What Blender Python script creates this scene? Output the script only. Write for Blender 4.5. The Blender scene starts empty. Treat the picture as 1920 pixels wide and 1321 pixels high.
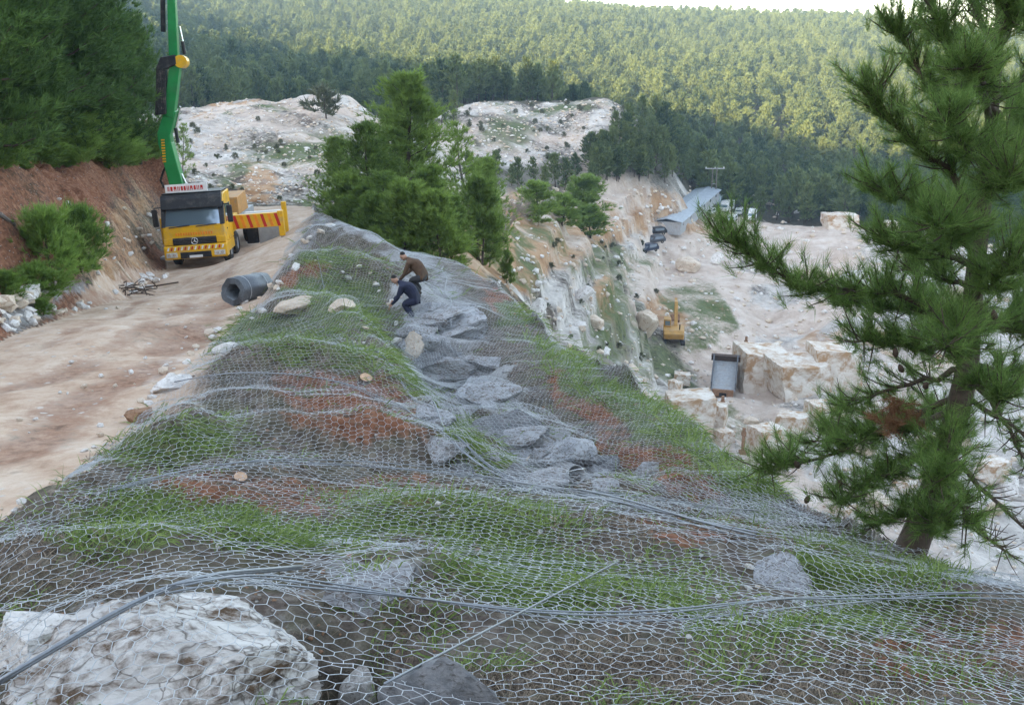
import bpy, bmesh, math, random
import numpy as np
from mathutils import Vector, Matrix, Euler
R = math.radians
rng = np.random.default_rng(7); random.seed(7)
S = bpy.context.scene
COL = S.collection

# ------------------------------------------------------------------ camera, sky, sun, exposure
F = 1844.0; W0 = 1920.0; H0 = 1321.0; PITCH = R(17.0)
cam_d = bpy.data.cameras.new('camera'); cam = bpy.data.objects.new('camera', cam_d); COL.objects.link(cam)
cam_d.sensor_width = 36.0; cam_d.lens = 36.0 * F / W0
cam_d.clip_start = 0.05; cam_d.clip_end = 6000
cam.location = (0, 0, 0); cam.rotation_euler = (R(90) - PITCH, 0, 0)
S.camera = cam

SUN_ELEV = R(11.0); SUN_AZ = R(38.0)     # the light travels forward and to the right, from a low sun behind the camera
L = Vector((math.sin(SUN_AZ) * math.cos(SUN_ELEV), math.cos(SUN_AZ) * math.cos(SUN_ELEV), -math.sin(SUN_ELEV)))
world = bpy.data.worlds.new('World'); S.world = world; world.use_nodes = True
wn = world.node_tree; wn.nodes.clear()
sky = wn.nodes.new('ShaderNodeTexSky'); sky.sky_type = 'NISHITA'; sky.sun_disc = False
sky.sun_elevation = SUN_ELEV; sky.sun_rotation = math.atan2(-L.x, -L.y)
sky.air_density = 1.0; sky.dust_density = 0.8; sky.ozone_density = 1.0
hs = wn.nodes.new('ShaderNodeHueSaturation'); hs.inputs['Saturation'].default_value = 0.62
bg = wn.nodes.new('ShaderNodeBackground'); bg.inputs['Strength'].default_value = 0.15
wo = wn.nodes.new('ShaderNodeOutputWorld')
wn.links.new(sky.outputs[0], hs.inputs['Color']); wn.links.new(hs.outputs[0], bg.inputs['Color']); wn.links.new(bg.outputs[0], wo.inputs['Surface'])
sun_d = bpy.data.lights.new('sun', 'SUN'); sun_d.energy = 4.6; sun_d.angle = R(0.53); sun_d.color = (1.0, 0.76, 0.42)
sun = bpy.data.objects.new('sun', sun_d); COL.objects.link(sun)
sun.rotation_euler = L.to_track_quat('-Z', 'Y').to_euler()
S.view_settings.view_transform = 'Standard'; S.view_settings.look = 'None'
S.view_settings.gamma = 1.0; S.view_settings.use_curve_mapping = False
S.view_settings.exposure = 2.6
S.render.engine = 'CYCLES'
S.cycles.volume_bounces = 0

# ------------------------------------------------------------------ small helpers
CP, SP = math.cos(PITCH), math.sin(PITCH)
def ratio(py):
    v = (H0 / 2 - py) / F
    return (-SP + v * CP) / (CP + v * SP)
def at(px, py, y):                       # a pixel of the photograph and a forward distance -> a place in the world
    u = (px - W0 / 2) / F; v = (H0 / 2 - py) / F
    k = y / (CP + v * SP)
    return Vector((u * k, y, (-SP + v * CP) * k))
def project(x, y, z):
    d = np.maximum(y * CP - z * SP, 1e-3); up = y * SP + z * CP
    return W0 / 2 + F * x / d, H0 / 2 - F * up / d

def hash2(ix, iy, seed):
    h = (ix.astype(np.int64) * 374761393 + iy.astype(np.int64) * 668265263 + seed * 1442695041) & 0xFFFFFFFF
    h = ((h ^ (h >> 13)) * 1274126177) & 0xFFFFFFFF
    h = (h ^ (h >> 16)) & 0xFFFFFFFF
    return h.astype(np.float64) / 4294967295.0
def vnoise(x, y, seed=0):
    x = np.asarray(x, float); y = np.asarray(y, float)
    ix = np.floor(x); iy = np.floor(y); fx = x - ix; fy = y - iy
    fx = fx * fx * fx * (fx * (fx * 6 - 15) + 10); fy = fy * fy * fy * (fy * (fy * 6 - 15) + 10)
    a = hash2(ix, iy, seed); b = hash2(ix + 1, iy, seed); c = hash2(ix, iy + 1, seed); d = hash2(ix + 1, iy + 1, seed)
    return (a + (b - a) * fx) * (1 - fy) + (c + (d - c) * fx) * fy
def fbm(x, y, seed=0, oct=4, gain=0.5):
    s = 0; a = 1; t = 0; ca, sa = math.cos(0.6), math.sin(0.6)
    x = np.asarray(x, float); y = np.asarray(y, float)
    for o in range(oct):
        s = s + a * (vnoise(x, y, seed + o * 17) - 0.5) * 2; t += a; a *= gain
        x, y = (x * ca - y * sa) * 2.03 + 5.2, (x * sa + y * ca) * 2.03 + 1.7
    return s / t
def sstep(a, b, x):
    t = np.clip((x - a) / (b - a), 0, 1); return t * t * (3 - 2 * t)

class TPS:
    def __init__(s, P, v, lam=1e-4):
        P = np.array(P, float); v = np.array(v, float); n = len(P)
        K = s.k(P[:, None, :] - P[None, :, :]) + lam * np.eye(n)
        Q = np.c_[np.ones(n), P]
        A = np.block([[K, Q], [Q.T, np.zeros((3, 3))]])
        sol = np.linalg.solve(A, np.r_[v, np.zeros(3)]); s.w = sol[:n]; s.a = sol[n:]; s.P = P
    def k(s, d):
        r2 = (d ** 2).sum(-1) + 1e-12
        return 0.5 * r2 * np.log(r2)
    def __call__(s, X, Y):
        X = np.asarray(X, float); shp = X.shape; X = X.ravel(); Y = np.asarray(Y, float).ravel(); out = np.empty(len(X))
        for i in range(0, len(X), 40000):
            q = np.c_[X[i:i + 40000], Y[i:i + 40000]]
            r2 = (q[:, :1] - s.P[:, 0]) ** 2 + (q[:, 1:] - s.P[:, 1]) ** 2 + 1e-12
            out[i:i + 40000] = (0.5 * r2 * np.log(r2)) @ s.w + s.a[0] + q @ s.a[1:]
        return out.reshape(shp)

def dist_poly(x, y, P, closed=False):    # distance to a polyline
    d = np.full(np.shape(x), 1e9); n = len(P)
    for i in range(n if closed else n - 1):
        ax, ay = P[i][0], P[i][1]; bx, by = P[(i + 1) % n][0], P[(i + 1) % n][1]
        ux, uy = bx - ax, by - ay; l2 = ux * ux + uy * uy + 1e-12
        t = np.clip(((x - ax) * ux + (y - ay) * uy) / l2, 0, 1)
        d = np.minimum(d, np.hypot(x - ax - t * ux, y - ay - t * uy))
    return d
def inside(x, y, P):
    c = np.zeros(np.shape(x), bool); n = len(P)
    for i in range(n):
        ax, ay = P[i][0], P[i][1]; bx, by = P[(i + 1) % n][0], P[(i + 1) % n][1]
        if ay == by: continue
        c ^= ((ay > y) != (by > y)) & (x < (bx - ax) * (y - ay) / (by - ay) + ax)
    return c

# ------------------------------------------------------------------ object helpers
def link(o, parent=None):
    COL.objects.link(o)
    if parent is not None: o.parent = parent
    return o
def tag(o, label=None, cat=None, group=None, kind=None):
    if label: o['label'] = label
    if cat: o['category'] = cat
    if group: o['group'] = group
    if kind: o['kind'] = kind
    return o
def empty(name, loc=(0, 0, 0), rot=(0, 0, 0)):
    o = bpy.data.objects.new(name, None); o.location = loc; o.rotation_euler = rot; o.empty_display_size = 0.2
    return link(o)
def mesh_np(name, V, Fc, smooth=False):   # V (n,3); Fc (m,k) array of equal-sized faces
    V = np.asarray(V, np.float32); Fc = np.asarray(Fc, np.int32)
    me = bpy.data.meshes.new(name); k = Fc.shape[1]
    me.vertices.add(len(V)); me.vertices.foreach_set('co', V.ravel())
    me.loops.add(Fc.size); me.loops.foreach_set('vertex_index', Fc.ravel())
    me.polygons.add(len(Fc)); me.polygons.foreach_set('loop_start', np.arange(0, Fc.size, k, dtype=np.int32))
    me.polygons.foreach_set('loop_total', np.full(len(Fc), k, np.int32))
    if smooth: me.polygons.foreach_set('use_smooth', np.ones(len(Fc), bool))
    me.update(calc_edges=True)
    return me
def obj(name, me, mat=None, parent=None):
    o = bpy.data.objects.new(name, me)
    if mat is not None and not me.materials: me.materials.append(mat)
    return link(o, parent)
def copy_tree(o, parent=None):
    c = o.copy(); COL.objects.link(c)
    if parent is not None: c.parent = parent
    for ch in list(o.children): copy_tree(ch, c)
    return c

class MB:
    def __init__(s): s.V = []; s.F = []
    def add(s, vs, fs):
        b = len(s.V); s.V += [tuple(v) for v in vs]; s.F += [tuple(i + b for i in f) for f in fs]; return s
    def box(s, x0, x1, y0, y1, z0, z1):
        return s.add([(x0, y0, z0), (x1, y0, z0), (x1, y1, z0), (x0, y1, z0), (x0, y0, z1), (x1, y0, z1), (x1, y1, z1), (x0, y1, z1)],
                     [(0, 3, 2, 1), (4, 5, 6, 7), (0, 1, 5, 4), (1, 2, 6, 5), (2, 3, 7, 6), (3, 0, 4, 7)])
    def prism(s, prof, x0, x1, axis='x'):    # closed profile of (a, b) pairs swept along an axis
        n = len(prof); vs = []
        for x in (x0, x1):
            for a, b in prof:
                vs.append({'x': (x, a, b), 'y': (a, x, b), 'z': (a, b, x)}[axis])
        fs = [tuple(range(n - 1, -1, -1)), tuple(range(n, 2 * n))] + [(i, (i + 1) % n, n + (i + 1) % n, n + i) for i in range(n)]
        return s.add(vs, fs)
    def tube(s, pts, rad, n=8, cap=True):
        pts = [Vector(p) for p in pts]; rr = rad if isinstance(rad, (list, tuple)) else [rad] * len(pts)
        t = (pts[1] - pts[0]).normalized(); a = t.cross(Vector((0, 0, 1)) if abs(t.z) < 0.9 else Vector((1, 0, 0))).normalized()
        vs = []
        for i, p in enumerate(pts):
            t = (pts[min(i + 1, len(pts) - 1)] - pts[max(i - 1, 0)]).normalized()
            a = (a - t * a.dot(t)).normalized(); b = t.cross(a)
            for k in range(n):
                w = 2 * math.pi * k / n
                vs.append(p + (a * math.cos(w) + b * math.sin(w)) * rr[i])
        fs = []
        for i in range(len(pts) - 1):
            for k in range(n):
                fs.append((i * n + k, i * n + (k + 1) % n, (i + 1) * n + (k + 1) % n, (i + 1) * n + k))
        if cap: fs += [tuple(range(n - 1, -1, -1)), tuple(range((len(pts) - 1) * n, len(pts) * n))]
        return s.add(vs, fs)
    def beam(s, a, b, w, h, w2=None, h2=None, side=(1, 0, 0)):   # a four-sided tapered girder
        a = Vector(a); b = Vector(b); t = (b - a).normalized(); x = Vector(side); x = (x - t * x.dot(t)).normalized(); y = t.cross(x)
        w2 = w2 or w; h2 = h2 or h; vs = []
        for p, ww, hh in ((a, w, h), (b, w2, h2)):
            for sx, sy in ((-1, -1), (1, -1), (1, 1), (-1, 1)): vs.append(p + x * sx * ww / 2 + y * sy * hh / 2)
        return s.add(vs, [(3, 2, 1, 0), (4, 5, 6, 7), (0, 1, 5, 4), (1, 2, 6, 5), (2, 3, 7, 6), (3, 0, 4, 7)])
    def build(s, name, mat, parent=None, smooth=False, bevel=0):
        me = bpy.data.meshes.new(name); me.from_pydata(s.V, [], s.F)
        if smooth: me.polygons.foreach_set('use_smooth', [True] * len(me.polygons))
        me.update(); o = obj(name, me, mat, parent)
        if bevel:
            m = o.modifiers.new('bevel', 'BEVEL'); m.width = bevel; m.segments = 2; m.limit_method = 'ANGLE'
        return o

# ------------------------------------------------------------------ materials
def new_mat(name):
    m = bpy.data.materials.new(name); m.use_nodes = True; nt = m.node_tree; nt.nodes.clear()
    out = nt.nodes.new('ShaderNodeOutputMaterial'); b = nt.nodes.new('ShaderNodeBsdfPrincipled'); nt.links.new(b.outputs[0], out.inputs[0])
    return m, nt, b, out
def N(nt, kind, **kw):
    n = nt.nodes.new(kind)
    for k, v in kw.items():
        if k in n.inputs: n.inputs[k].default_value = v
        else: setattr(n, k, v)
    return n
def noise(nt, vec, scale, detail=5, rough=0.6, dist=0.0):
    n = N(nt, 'ShaderNodeTexNoise'); n.inputs['Scale'].default_value = scale; n.inputs['Detail'].default_value = detail
    n.inputs['Roughness'].default_value = rough; n.inputs['Distortion'].default_value = dist
    if vec is not None: nt.links.new(vec, n.inputs['Vector'])
    return n.outputs['Fac']
def ramp(nt, fac, stops):
    n = N(nt, 'ShaderNodeValToRGB'); e = n.color_ramp.elements
    while len(e) > 1: e.remove(e[-1])
    for i, (p, c) in enumerate(stops):
        el = e[0] if i == 0 else e.new(p)
        el.position = p; el.color = (c, c, c, 1) if isinstance(c, (int, float)) else (*c, 1)
    nt.links.new(fac, n.inputs[0]); return n.outputs[0]
def mix(nt, fac, a, b, mode='MIX'):
    n = N(nt, 'ShaderNodeMix', data_type='RGBA', blend_type=mode)
    for sock, v in ((n.inputs[0], fac), (n.inputs[6], a), (n.inputs[7], b)):
        if hasattr(v, 'links'): nt.links.new(v, sock)
        elif isinstance(v, (tuple, list)): sock.default_value = (*v, 1)
        else: sock.default_value = v
    return n.outputs[2]
def math_n(nt, op, a, b=None, clamp=False):
    n = N(nt, 'ShaderNodeMath', operation=op, use_clamp=clamp)
    for i, v in enumerate((a, b)):
        if v is None: continue
        if hasattr(v, 'links'): nt.links.new(v, n.inputs[i])
        else: n.inputs[i].default_value = v
    return n.outputs[0]
def bump(nt, b, h, strength=0.5, dist=0.05):
    n = N(nt, 'ShaderNodeBump'); n.inputs['Strength'].default_value = strength; n.inputs['Distance'].default_value = dist
    nt.links.new(h, n.inputs['Height']); nt.links.new(n.outputs[0], b.inputs['Normal'])
def plain(name, col, rough=0.6, metal=0.0, var=0.25, scale=6.0, spec=0.4, dirt=None):
    m, nt, b, _ = new_mat(name); tc = N(nt, 'ShaderNodeTexCoord')
    f = noise(nt, tc.outputs['Object'], scale, 6, 0.65)
    c = mix(nt, ramp(nt, f, [(0.3, 0.0), (0.7, 1.0)]), tuple(x * (1 - var) for x in col), tuple(min(1, x * (1 + var * 0.4)) for x in col))
    if dirt:
        f2 = noise(nt, tc.outputs['Object'], scale * 0.6, 7, 0.7)
        c = mix(nt, ramp(nt, f2, [(0.5, 0.0), (0.72, 0.75)]), c, dirt)
    nt.links.new(c, b.inputs['Base Color'])
    b.inputs['Roughness'].default_value = rough; b.inputs['Metallic'].default_value = metal; b.inputs['Specular IOR Level'].default_value = spec
    return m
def foliage(name, c1, c2, trans=0.3, ow=0.25):
    m, nt, b, out = new_mat(name); gi = N(nt, 'ShaderNodeNewGeometry'); oi = N(nt, 'ShaderNodeObjectInfo')
    tc = N(nt, 'ShaderNodeTexCoord')
    f = noise(nt, tc.outputs['Object'], 1.2, 3, 0.6)
    a = math_n(nt, 'ADD', math_n(nt, 'MULTIPLY', gi.outputs['Random Per Island'], 0.5), math_n(nt, 'MULTIPLY', oi.outputs['Random'], ow))
    a = math_n(nt, 'ADD', a, math_n(nt, 'MULTIPLY', f, 0.35))
    c = ramp(nt, a, [(0.15, c1), (0.95, c2)])
    nt.links.new(c, b.inputs['Base Color']); b.inputs['Roughness'].default_value = 0.55; b.inputs['Specular IOR Level'].default_value = 0.25
    t = N(nt, 'ShaderNodeBsdfTranslucent'); nt.links.new(c, t.inputs[0])
    ms = N(nt, 'ShaderNodeMixShader'); ms.inputs[0].default_value = trans
    nt.links.new(b.outputs[0], ms.inputs[1]); nt.links.new(t.outputs[0], ms.inputs[2]); nt.links.new(ms.outputs[0], out.inputs[0])
    return m

# ------------------------------------------------------------------ the lie of the land
near_c = [  # pixel x, pixel y, forward distance
 # the road
 (430,570,27),(360,505,38.5),(100,800,13.2),(0,920,10.4),(0,640,20.6),(200,690,17.7),(480,490,39.5),(560,402,52),(590,390,60),(250,620,21),(320,560,28),(-300,900,11.0),(505,484,41),(527,455,46),(440,470,43),(390,532,32.5),(340,530,34),
 # the shoulder and the berm
 (578,430,38),(600,480,32),(520,540,27),(400,640,21),(230,800,13.4),(100,950,9.3),(0,1000,8.3),
 # the netted slope
 (450,720,15.5),(640,620,21),(700,700,16),(640,540,26),(780,610,25.5),(760,520,30),(860,700,19.5),(900,600,26),(1000,700,20.5),(960,885,12.8),(1040,830,14.8),
 (1150,800,16.3),(1250,900,12.6),(450,870,10.4),(300,900,9.5),(700,870,10.9),(200,1060,6.8),(600,1020,7.3),(960,1000,8.0),(1250,1000,8.4),(1500,1090,7.2),
 (1200,1150,5.9),(700,1150,5.3),(300,1150,5.1),(1750,1200,5.6),(0,1321,4.0),(500,1321,3.75),(960,1321,3.75),(1500,1321,4.0),(1920,1321,4.3),(0,1150,5.6)]
sil_c = [(600,398,44),(680,432,41),(740,468,38),(860,490,34),(960,560,28),(1030,640,24),(1150,722,20),(1300,800,16.2),(1400,900,13),(1440,960,11.6),(1560,1000,10.2),(1680,1040,9.2),(1920,1100,7.7)]
P = []; V = []
for px, py, y in near_c + sil_c:
    p = at(px, py, y); P.append((p.x, p.y)); V.append(p.z)
for x, y, z in [(0,0,-1.75),(-3,0,-2.1),(3,0,-2.3),(-7,2,-3.9),(7,2,-3.3),(0,-12,-1.0),(-12,-12,-2.0),(12,-12,-5),(10,0,-4.2),(-25,20,-6.0),(-27,42,-8.5),(-20,4,-4.2),(-14,-3,-3.6),
                (12,30,-8.5),(15,18,-8.0),(14,8,-6.5),(-8,60,-9.4),(-25,62,-9.3)]:
    P.append((x, y)); V.append(z)
tps_near = TPS(P, V, 1e-3)
SIL = [(at(*c).x, at(*c).y) for c in sil_c]
NEARPOLY = [(-60, 64), (at(575, 388, 63).x, 64)] + SIL + [(6.2, 5.5), (9, 0), (12, -25), (-60, -25)]
BANK = [(at(*c).x, at(*c).y) for c in [(330,420,58),(318,470,46),(308,506,39.5),(230,548,30),(100,602,24.3),(0,640,20.6),(-200,720,16.2)]] + [(-13.2, 8), (-13.5, -2), (-14, -25)]
BANKPOLY = BANK + [(-200, -25), (-200, 90), (-30, 90)]

far_c = [
 (500,392,64),(400,362,76),(450,342,88),(560,335,92),(450,308,112),(620,300,108),(640,380,70),(330,330,90),
 (400,272,132),(500,240,142),(600,222,150),(380,207,160),(480,187,168),(620,170,172),(700,217,165),(690,290,138),(560,205,160),
 (740,458,56),(830,482,52),(920,525,56),(1000,585,58),(760,400,75),(1000,405,110),(900,385,100),(1100,445,122),(1050,505,95),(1100,585,98),(1060,645,80),(1150,690,92),
 (1180,560,118),(1200,620,120),(1255,645,132),(1210,745,100),(1300,800,97),(1350,745,116),(1350,650,136),(1450,640,142),(1500,735,117),(1480,855,95),(1600,985,80),(1750,1010,78),(1920,1030,80),
 (1600,720,119),(1800,820,103),(1700,600,145),
 (1330,525,163),(1400,482,190),(1400,425,220),(1580,442,200),(1700,475,184),(1900,505,175),(1300,565,150),(1250,465,186),(1300,415,216),(1210,510,160),(1550,560,155),
 (1130,375,172),(1200,352,190),(1270,365,200),(1150,450,160),(1290,390,212),
 (890,203,225),(1000,192,235),(1130,183,240),(1190,220,238),(900,290,188),(1000,308,190),(1100,310,196),(1040,250,212),(950,340,165),(820,300,170),
 (1200,332,275),(1400,388,265),(1600,402,258),(1900,430,255),(1300,205,400),(1000,152,450),(1500,255,370),(1600,155,500),(1300,104,620),(1300,40,860),(1000,24,860),(1600,52,800),(1900,100,720),
 (700,84,600),(700,0,840),(700,155,400),(400,104,480),(400,155,340),(400,10,760),(400,-60,920),(0,60,420),(0,-60,760),(100,200,150),(0,250,80),
 (-500,0,500),(-500,150,150),(-700,300,60),(2600,520,160),(2600,250,380),(2600,80,760),(2500,800,100)]
P = []; V = []
def fpoint(x, y, z): P.append((math.atan2(x, y) * 1.5, 0.55 * math.log(math.hypot(x, y)))); V.append(z)
for px, py, y in far_c:
    p = at(px, py, y); fpoint(p.x, p.y, p.z)
for x, y, z in [(7,24,-27),(9,16,-27),(0,30,-17),(3,40,-17.5),(-9,30,-15),(-10,18,-14),(0,8,-22),(-3,5,-20),(14,40,-33),(22,60,-38),(30,50,-40),(12,12,-30),(40,40,-42),(60,30,-42),(-40,20,-10),(-40,45,-8),(-14,70,-10.5),
                (-38,215,-19),(15,290,-22),(40,262,-26),(-95,240,-14),(300,1150,15),(0,1200,5),(-300,1150,40),(700,900,10),(-800,700,60)]:
    fpoint(x, y, z)
tps_far = TPS(P, V, 2e-4)

# folds of the slope: each runs from the road shoulder down to the right
RIBS_PX = [([(60,1000),(250,905),(450,866),(700,868),(950,905),(1180,945),(1420,962)], 0.20, 0.55),
           ([(230,830),(430,782),(620,800),(780,850),(930,890)], 0.22, 0.6),
           ([(330,722),(560,700),(700,735),(800,800),(860,850)], 0.25, 0.7),
           ([(420,640),(560,600),(680,655),(800,740)], 0.30, 0.8),
           ([(520,560),(640,530),(760,580),(790,620)], 0.40, 0.9),
           ([(560,480),(640,470),(730,520)], 0.40, 1.0),
           ([(0,1130),(330,1110),(600,1085),(800,1130)], 0.10, 0.4),
           ([(880,560),(960,610),(1080,720),(1250,830),(1400,930)], 0.08, 0.9),
           ([(860,660),(960,720),(1100,800),(1250,900)], -0.25, 0.7),
           ([(780,640),(830,740),(940,850),(1060,905)], -0.45, 0.9),
           ([(1250,1060),(1400,1040),(1560,1060),(1800,1120)], 0.02, 0.6)]
def base_near(x, y):
    return tps_near(x, y)
def raycast(px, py, fn, y0=2.0, y1=70.0, n=700):   # first place where the ray of a pixel meets a height function
    ys = np.exp(np.linspace(math.log(y0), math.log(y1), n)); a = at(px, py, 1.0)
    g = fn(a.x * ys, ys) - a.z * ys
    i = int(np.argmax(g > 0)) if (g > 0).any() else n - 1
    i = max(i, 1); t = g[i - 1] / (g[i - 1] - g[i] + 1e-9); t = min(max(t, 0), 1)
    y = ys[i - 1] + (ys[i] - ys[i - 1]) * t
    return (a.x * y, y, a.z * y)
RIBS = []
for pl, A, w in RIBS_PX:
    RIBS.append(([raycast(px, py, base_near)[:2] for px, py in pl], A, w))

ROADPOLY_PX = [(0,640),(100,602),(230,548),(308,506),(330,470),(420,395),(600,386),(575,400),(535,450),(520,500),(470,570),(400,640),(330,715),(230,810),(120,900),(0,985)]
ROADPOLY = [raycast(px, py, base_near)[:2] for px, py in ROADPOLY_PX] + [(-6.5, 5), (-7, -25), (-13.5, -25), (-13.2, 8)]
PIT = raycast(655, 1225, base_near)
# the ridge behind the camera that keeps the quarry in shade: its crest follows the edge of the shade on the far hill
def far_h(x, y):
    return tps_far(np.clip(np.arctan2(x, y), -1.25, 1.25) * 1.5, 0.55 * np.log(np.maximum(np.hypot(x, y), 1.0)))
RIDGE_Y = -170.0; RX = []; RZ = []
for px, py in [(300,62),(480,60),(640,95),(800,120),(960,152),(1130,190),(1300,212),(1450,255),(1600,285)]:
    p = raycast(px, py, lambda a, b: far_h(a, b) + 6.0, 310, 1100, 900)
    t = (p[1] - RIDGE_Y) / L.y
    RX.append(p[0] - L.x * t); RZ.append(p[2] - L.z * t)
o_ = np.argsort(RX); RX = np.r_[np.array(RX)[o_], max(RX) + 120, max(RX) + 420]; RZ = np.r_[np.array(RZ)[o_], RZ[o_[-1]] - 12, RZ[o_[-1]] - 30]

def height(x, y, fine=True):
    x = np.asarray(x, float); y = np.asarray(y, float)
    yc = np.maximum(y, -25)
    zn = tps_near(np.clip(x, -30, 16), np.minimum(yc, 66))
    wr = np.where(inside(x, y, ROADPOLY), 0.0, sstep(0.0, 1.3, dist_poly(x, y, ROADPOLY, True)))
    for pl, A, w in RIBS: zn = zn + wr * 2.4 * A * np.exp(-(dist_poly(x, y, pl) / w) ** 2)
    zn = zn - 0.85 * np.exp(-(((x - PIT[0]) / 0.30) ** 2 + ((y - PIT[1]) / 0.30) ** 2))
    ins = inside(x, y, NEARPOLY); de = dist_poly(x, y, NEARPOLY, True)
    out = np.where(ins, 0, de)
    zn = zn - out * (0.95 + 0.35 * fbm(x * 0.3, y * 0.3, 3, 3)) - 0.10 * np.minimum(out, 0.5)
    bi = inside(x, y, BANKPOLY); bd = np.where(bi, dist_poly(x, y, BANK), 0)
    bank = 4.4 * sstep(-0.3, 3.4, bd) + 0.20 * np.maximum(bd - 3, 0)
    bank = np.minimum(bank, 14) * (1 + 0.0 * bd)
    zn = zn + np.where(bi, bank - 4.4 * sstep(-0.3, 3.4, 0.0), 0)
    zn = np.where(y > 64, zn - 0.5 * (y - 64), zn)
    zf = far_h(x, y)
    if fine:
        slope = ins & ~bi
        d = np.hypot(x, y)
        nf = 0.15 * fbm(x * 0.7, y * 0.7, 11, 4) + 0.30 * sstep(4, 8, d) * fbm(x * 0.33 + 0.25 * y, y * 1.15 + 0.3 * x, 16, 3) + 0.065 * fbm(x * 4, y * 4, 12, 4)
        zn = zn + np.where(bi, 0.95 * fbm(x * 0.6, y * 0.6, 21, 5) * sstep(0, 1.2, bd) + 0.34 * np.abs(fbm(x * 2.0, y * 2.0, 22, 4)) * sstep(0, .8, bd), np.where(slope, nf * np.maximum(wr, 0.12) * (0.25 + 0.75 * sstep(0.2, 2.2, dist_poly(x, y, SIL))), 0.8 * fbm(x * .4, y * .4, 5, 4)))
        q = np.abs(fbm(x * 0.05, y * 0.05, 31, 6)); q2 = fbm(x * 0.22, y * 0.22, 33, 5)
        rough = sstep(45, 60, d) * (1 - 0.75 * sstep(235, 300, d))
        zf = zf + rough * (1.1 * q2 - 1.6 * q * 0.6)
        st = 3.2; zz = (zf + 1.2 * fbm(x * 0.06, y * 0.06, 35, 3)) / st; fr_ = zz - np.floor(zz); stepz = st * (np.floor(zz) + sstep(0.55, 0.95, fr_)) - 1.2 * fbm(x * 0.06, y * 0.06, 35, 3)
        wq = sstep(-40, -36, zf) * sstep(-11, -15, zf) * sstep(40, 52, d) * sstep(215, 190, d) * sstep(-0.02, 0.05, np.arctan2(x, y)) * 0.85
        zf = zf * (1 - wq) + stepz * wq
    z = np.maximum(zn, zf)
    # behind the camera the ground climbs to the ridge
    w = sstep(0, -60, y)
    hr = np.interp(x, RX, RZ, left=RZ[0] + 25) + 3 * fbm(x * 0.03, y * 0.03, 41, 4)
    hb = -2 + (hr + 2) * sstep(0, RIDGE_Y, y) - 0.35 * np.maximum(RIDGE_Y - y, 0)
    hb = hb + 0.12 * np.maximum(-30 - x, 0) * 0
    return z * (1 - w) + hb * w
def hz(x, y): return float(height(np.array([x]), np.array([y]))[0])
def ground_at(px, py, y0=2.0, y1=900.0):  # the place on the land seen at a pixel
    return Vector(raycast(px, py, height, y0, y1, 1400))

# one polar sheet: fine in view, coarse elsewhere
th = np.concatenate([np.linspace(-math.pi, -1.2, 26)[:-1], np.linspace(-1.2, -0.56, 30)[:-1], np.linspace(-0.56, 0.56, 330), np.linspace(0.56, 1.2, 30)[1:], np.linspace(1.2, math.pi, 26)[1:]])
rr = np.concatenate([np.exp(np.arange(math.log(0.9), math.log(46), 0.0056)), np.exp(np.arange(math.log(46), math.log(330), 0.0055)), np.exp(np.arange(math.log(330), math.log(1300), 0.014))])
TH, RR = np.meshgrid(th, rr); GX = RR * np.sin(TH); GY = RR * np.cos(TH)
GZ = height(GX, GY)
_gully = np.exp(-(dist_poly(GX, GY, [RIBS[9][0][0], *RIBS[9][0]]) / 1.5) ** 2) * inside(GX, GY, NEARPOLY)
GZ = GZ + _gully * (0.34 * np.abs(fbm(GX * 0.9, GY * 0.9, 14, 4)) + 0.12 * fbm(GX * 3.1, GY * 3.1, 15, 3) - 0.08)
PX, PY = project(GX, GY, GZ); PX = np.where(GY > 0.5, PX, -9999); PY = np.where(GY > 0.5, PY, 9999)

def blob(px, py, items, soft=True):
    m = np.zeros(np.shape(px))
    if soft and np.shape(px) == GX.shape: px = px + WPX; py = py + WPY
    for cx, cy, rx, ry, *k in items:
        a = R(k[0]) if k else 0; dx, dy = px - cx, py - cy
        u = (dx * math.cos(a) + dy * math.sin(a)) / rx; v = (-dx * math.sin(a) + dy * math.cos(a)) / ry
        m = np.maximum(m, 1 - sstep(0.45, 1.25, np.hypot(u, v)))
    return m
_l = np.log(RR)
WPX = 75 * fbm(TH * 14, _l * 9, 71, 5, 0.6); WPY = 45 * fbm(TH * 16, _l * 12, 72, 5, 0.6)
GRASS_PX = [(220,985,140,62,-15),(330,835,140,42,-12),(520,640,125,45,10),(690,575,95,38,25),(610,590,80,38,30),(640,495,80,24,5),(590,545,60,20),(880,975,260,50,3),(1000,1085,210,58,8),(1620,1090,170,48,10),
            (890,830,100,46,45),(720,700,110,30,35),(1120,720,190,34,33),(1300,835,150,44,38),(1400,910,90,50,40),(985,575,42,36,45),(560,1010,170,30),(1560,1180,150,30,-5),(1250,1130,80,30,15),(120,1290,60,40),(430,990,110,40)]
RED_PX = [(650,765,190,62,15),(640,930,240,44,3),(1240,880,150,36,28),(960,545,70,40,40),(1110,760,120,30,28),(330,930,120,30,-10),(600,520,60,20),(790,780,60,50,30),(1300,1000,160,24,5),(1780,1230,200,80)]
ROCK_PX = [(850,600,80,60,40),(890,700,60,40,40),(1040,850,90,45,25),(960,790,80,40,30),(330,690,90,26,-38),(440,600,70,22,-35),(560,470,60,26,-30),(640,420,70,20,20),(760,480,70,14,10),(820,560,60,60,30),(700,1060,110,30),(300,1200,260,90),(60,1200,80,40)]


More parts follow.
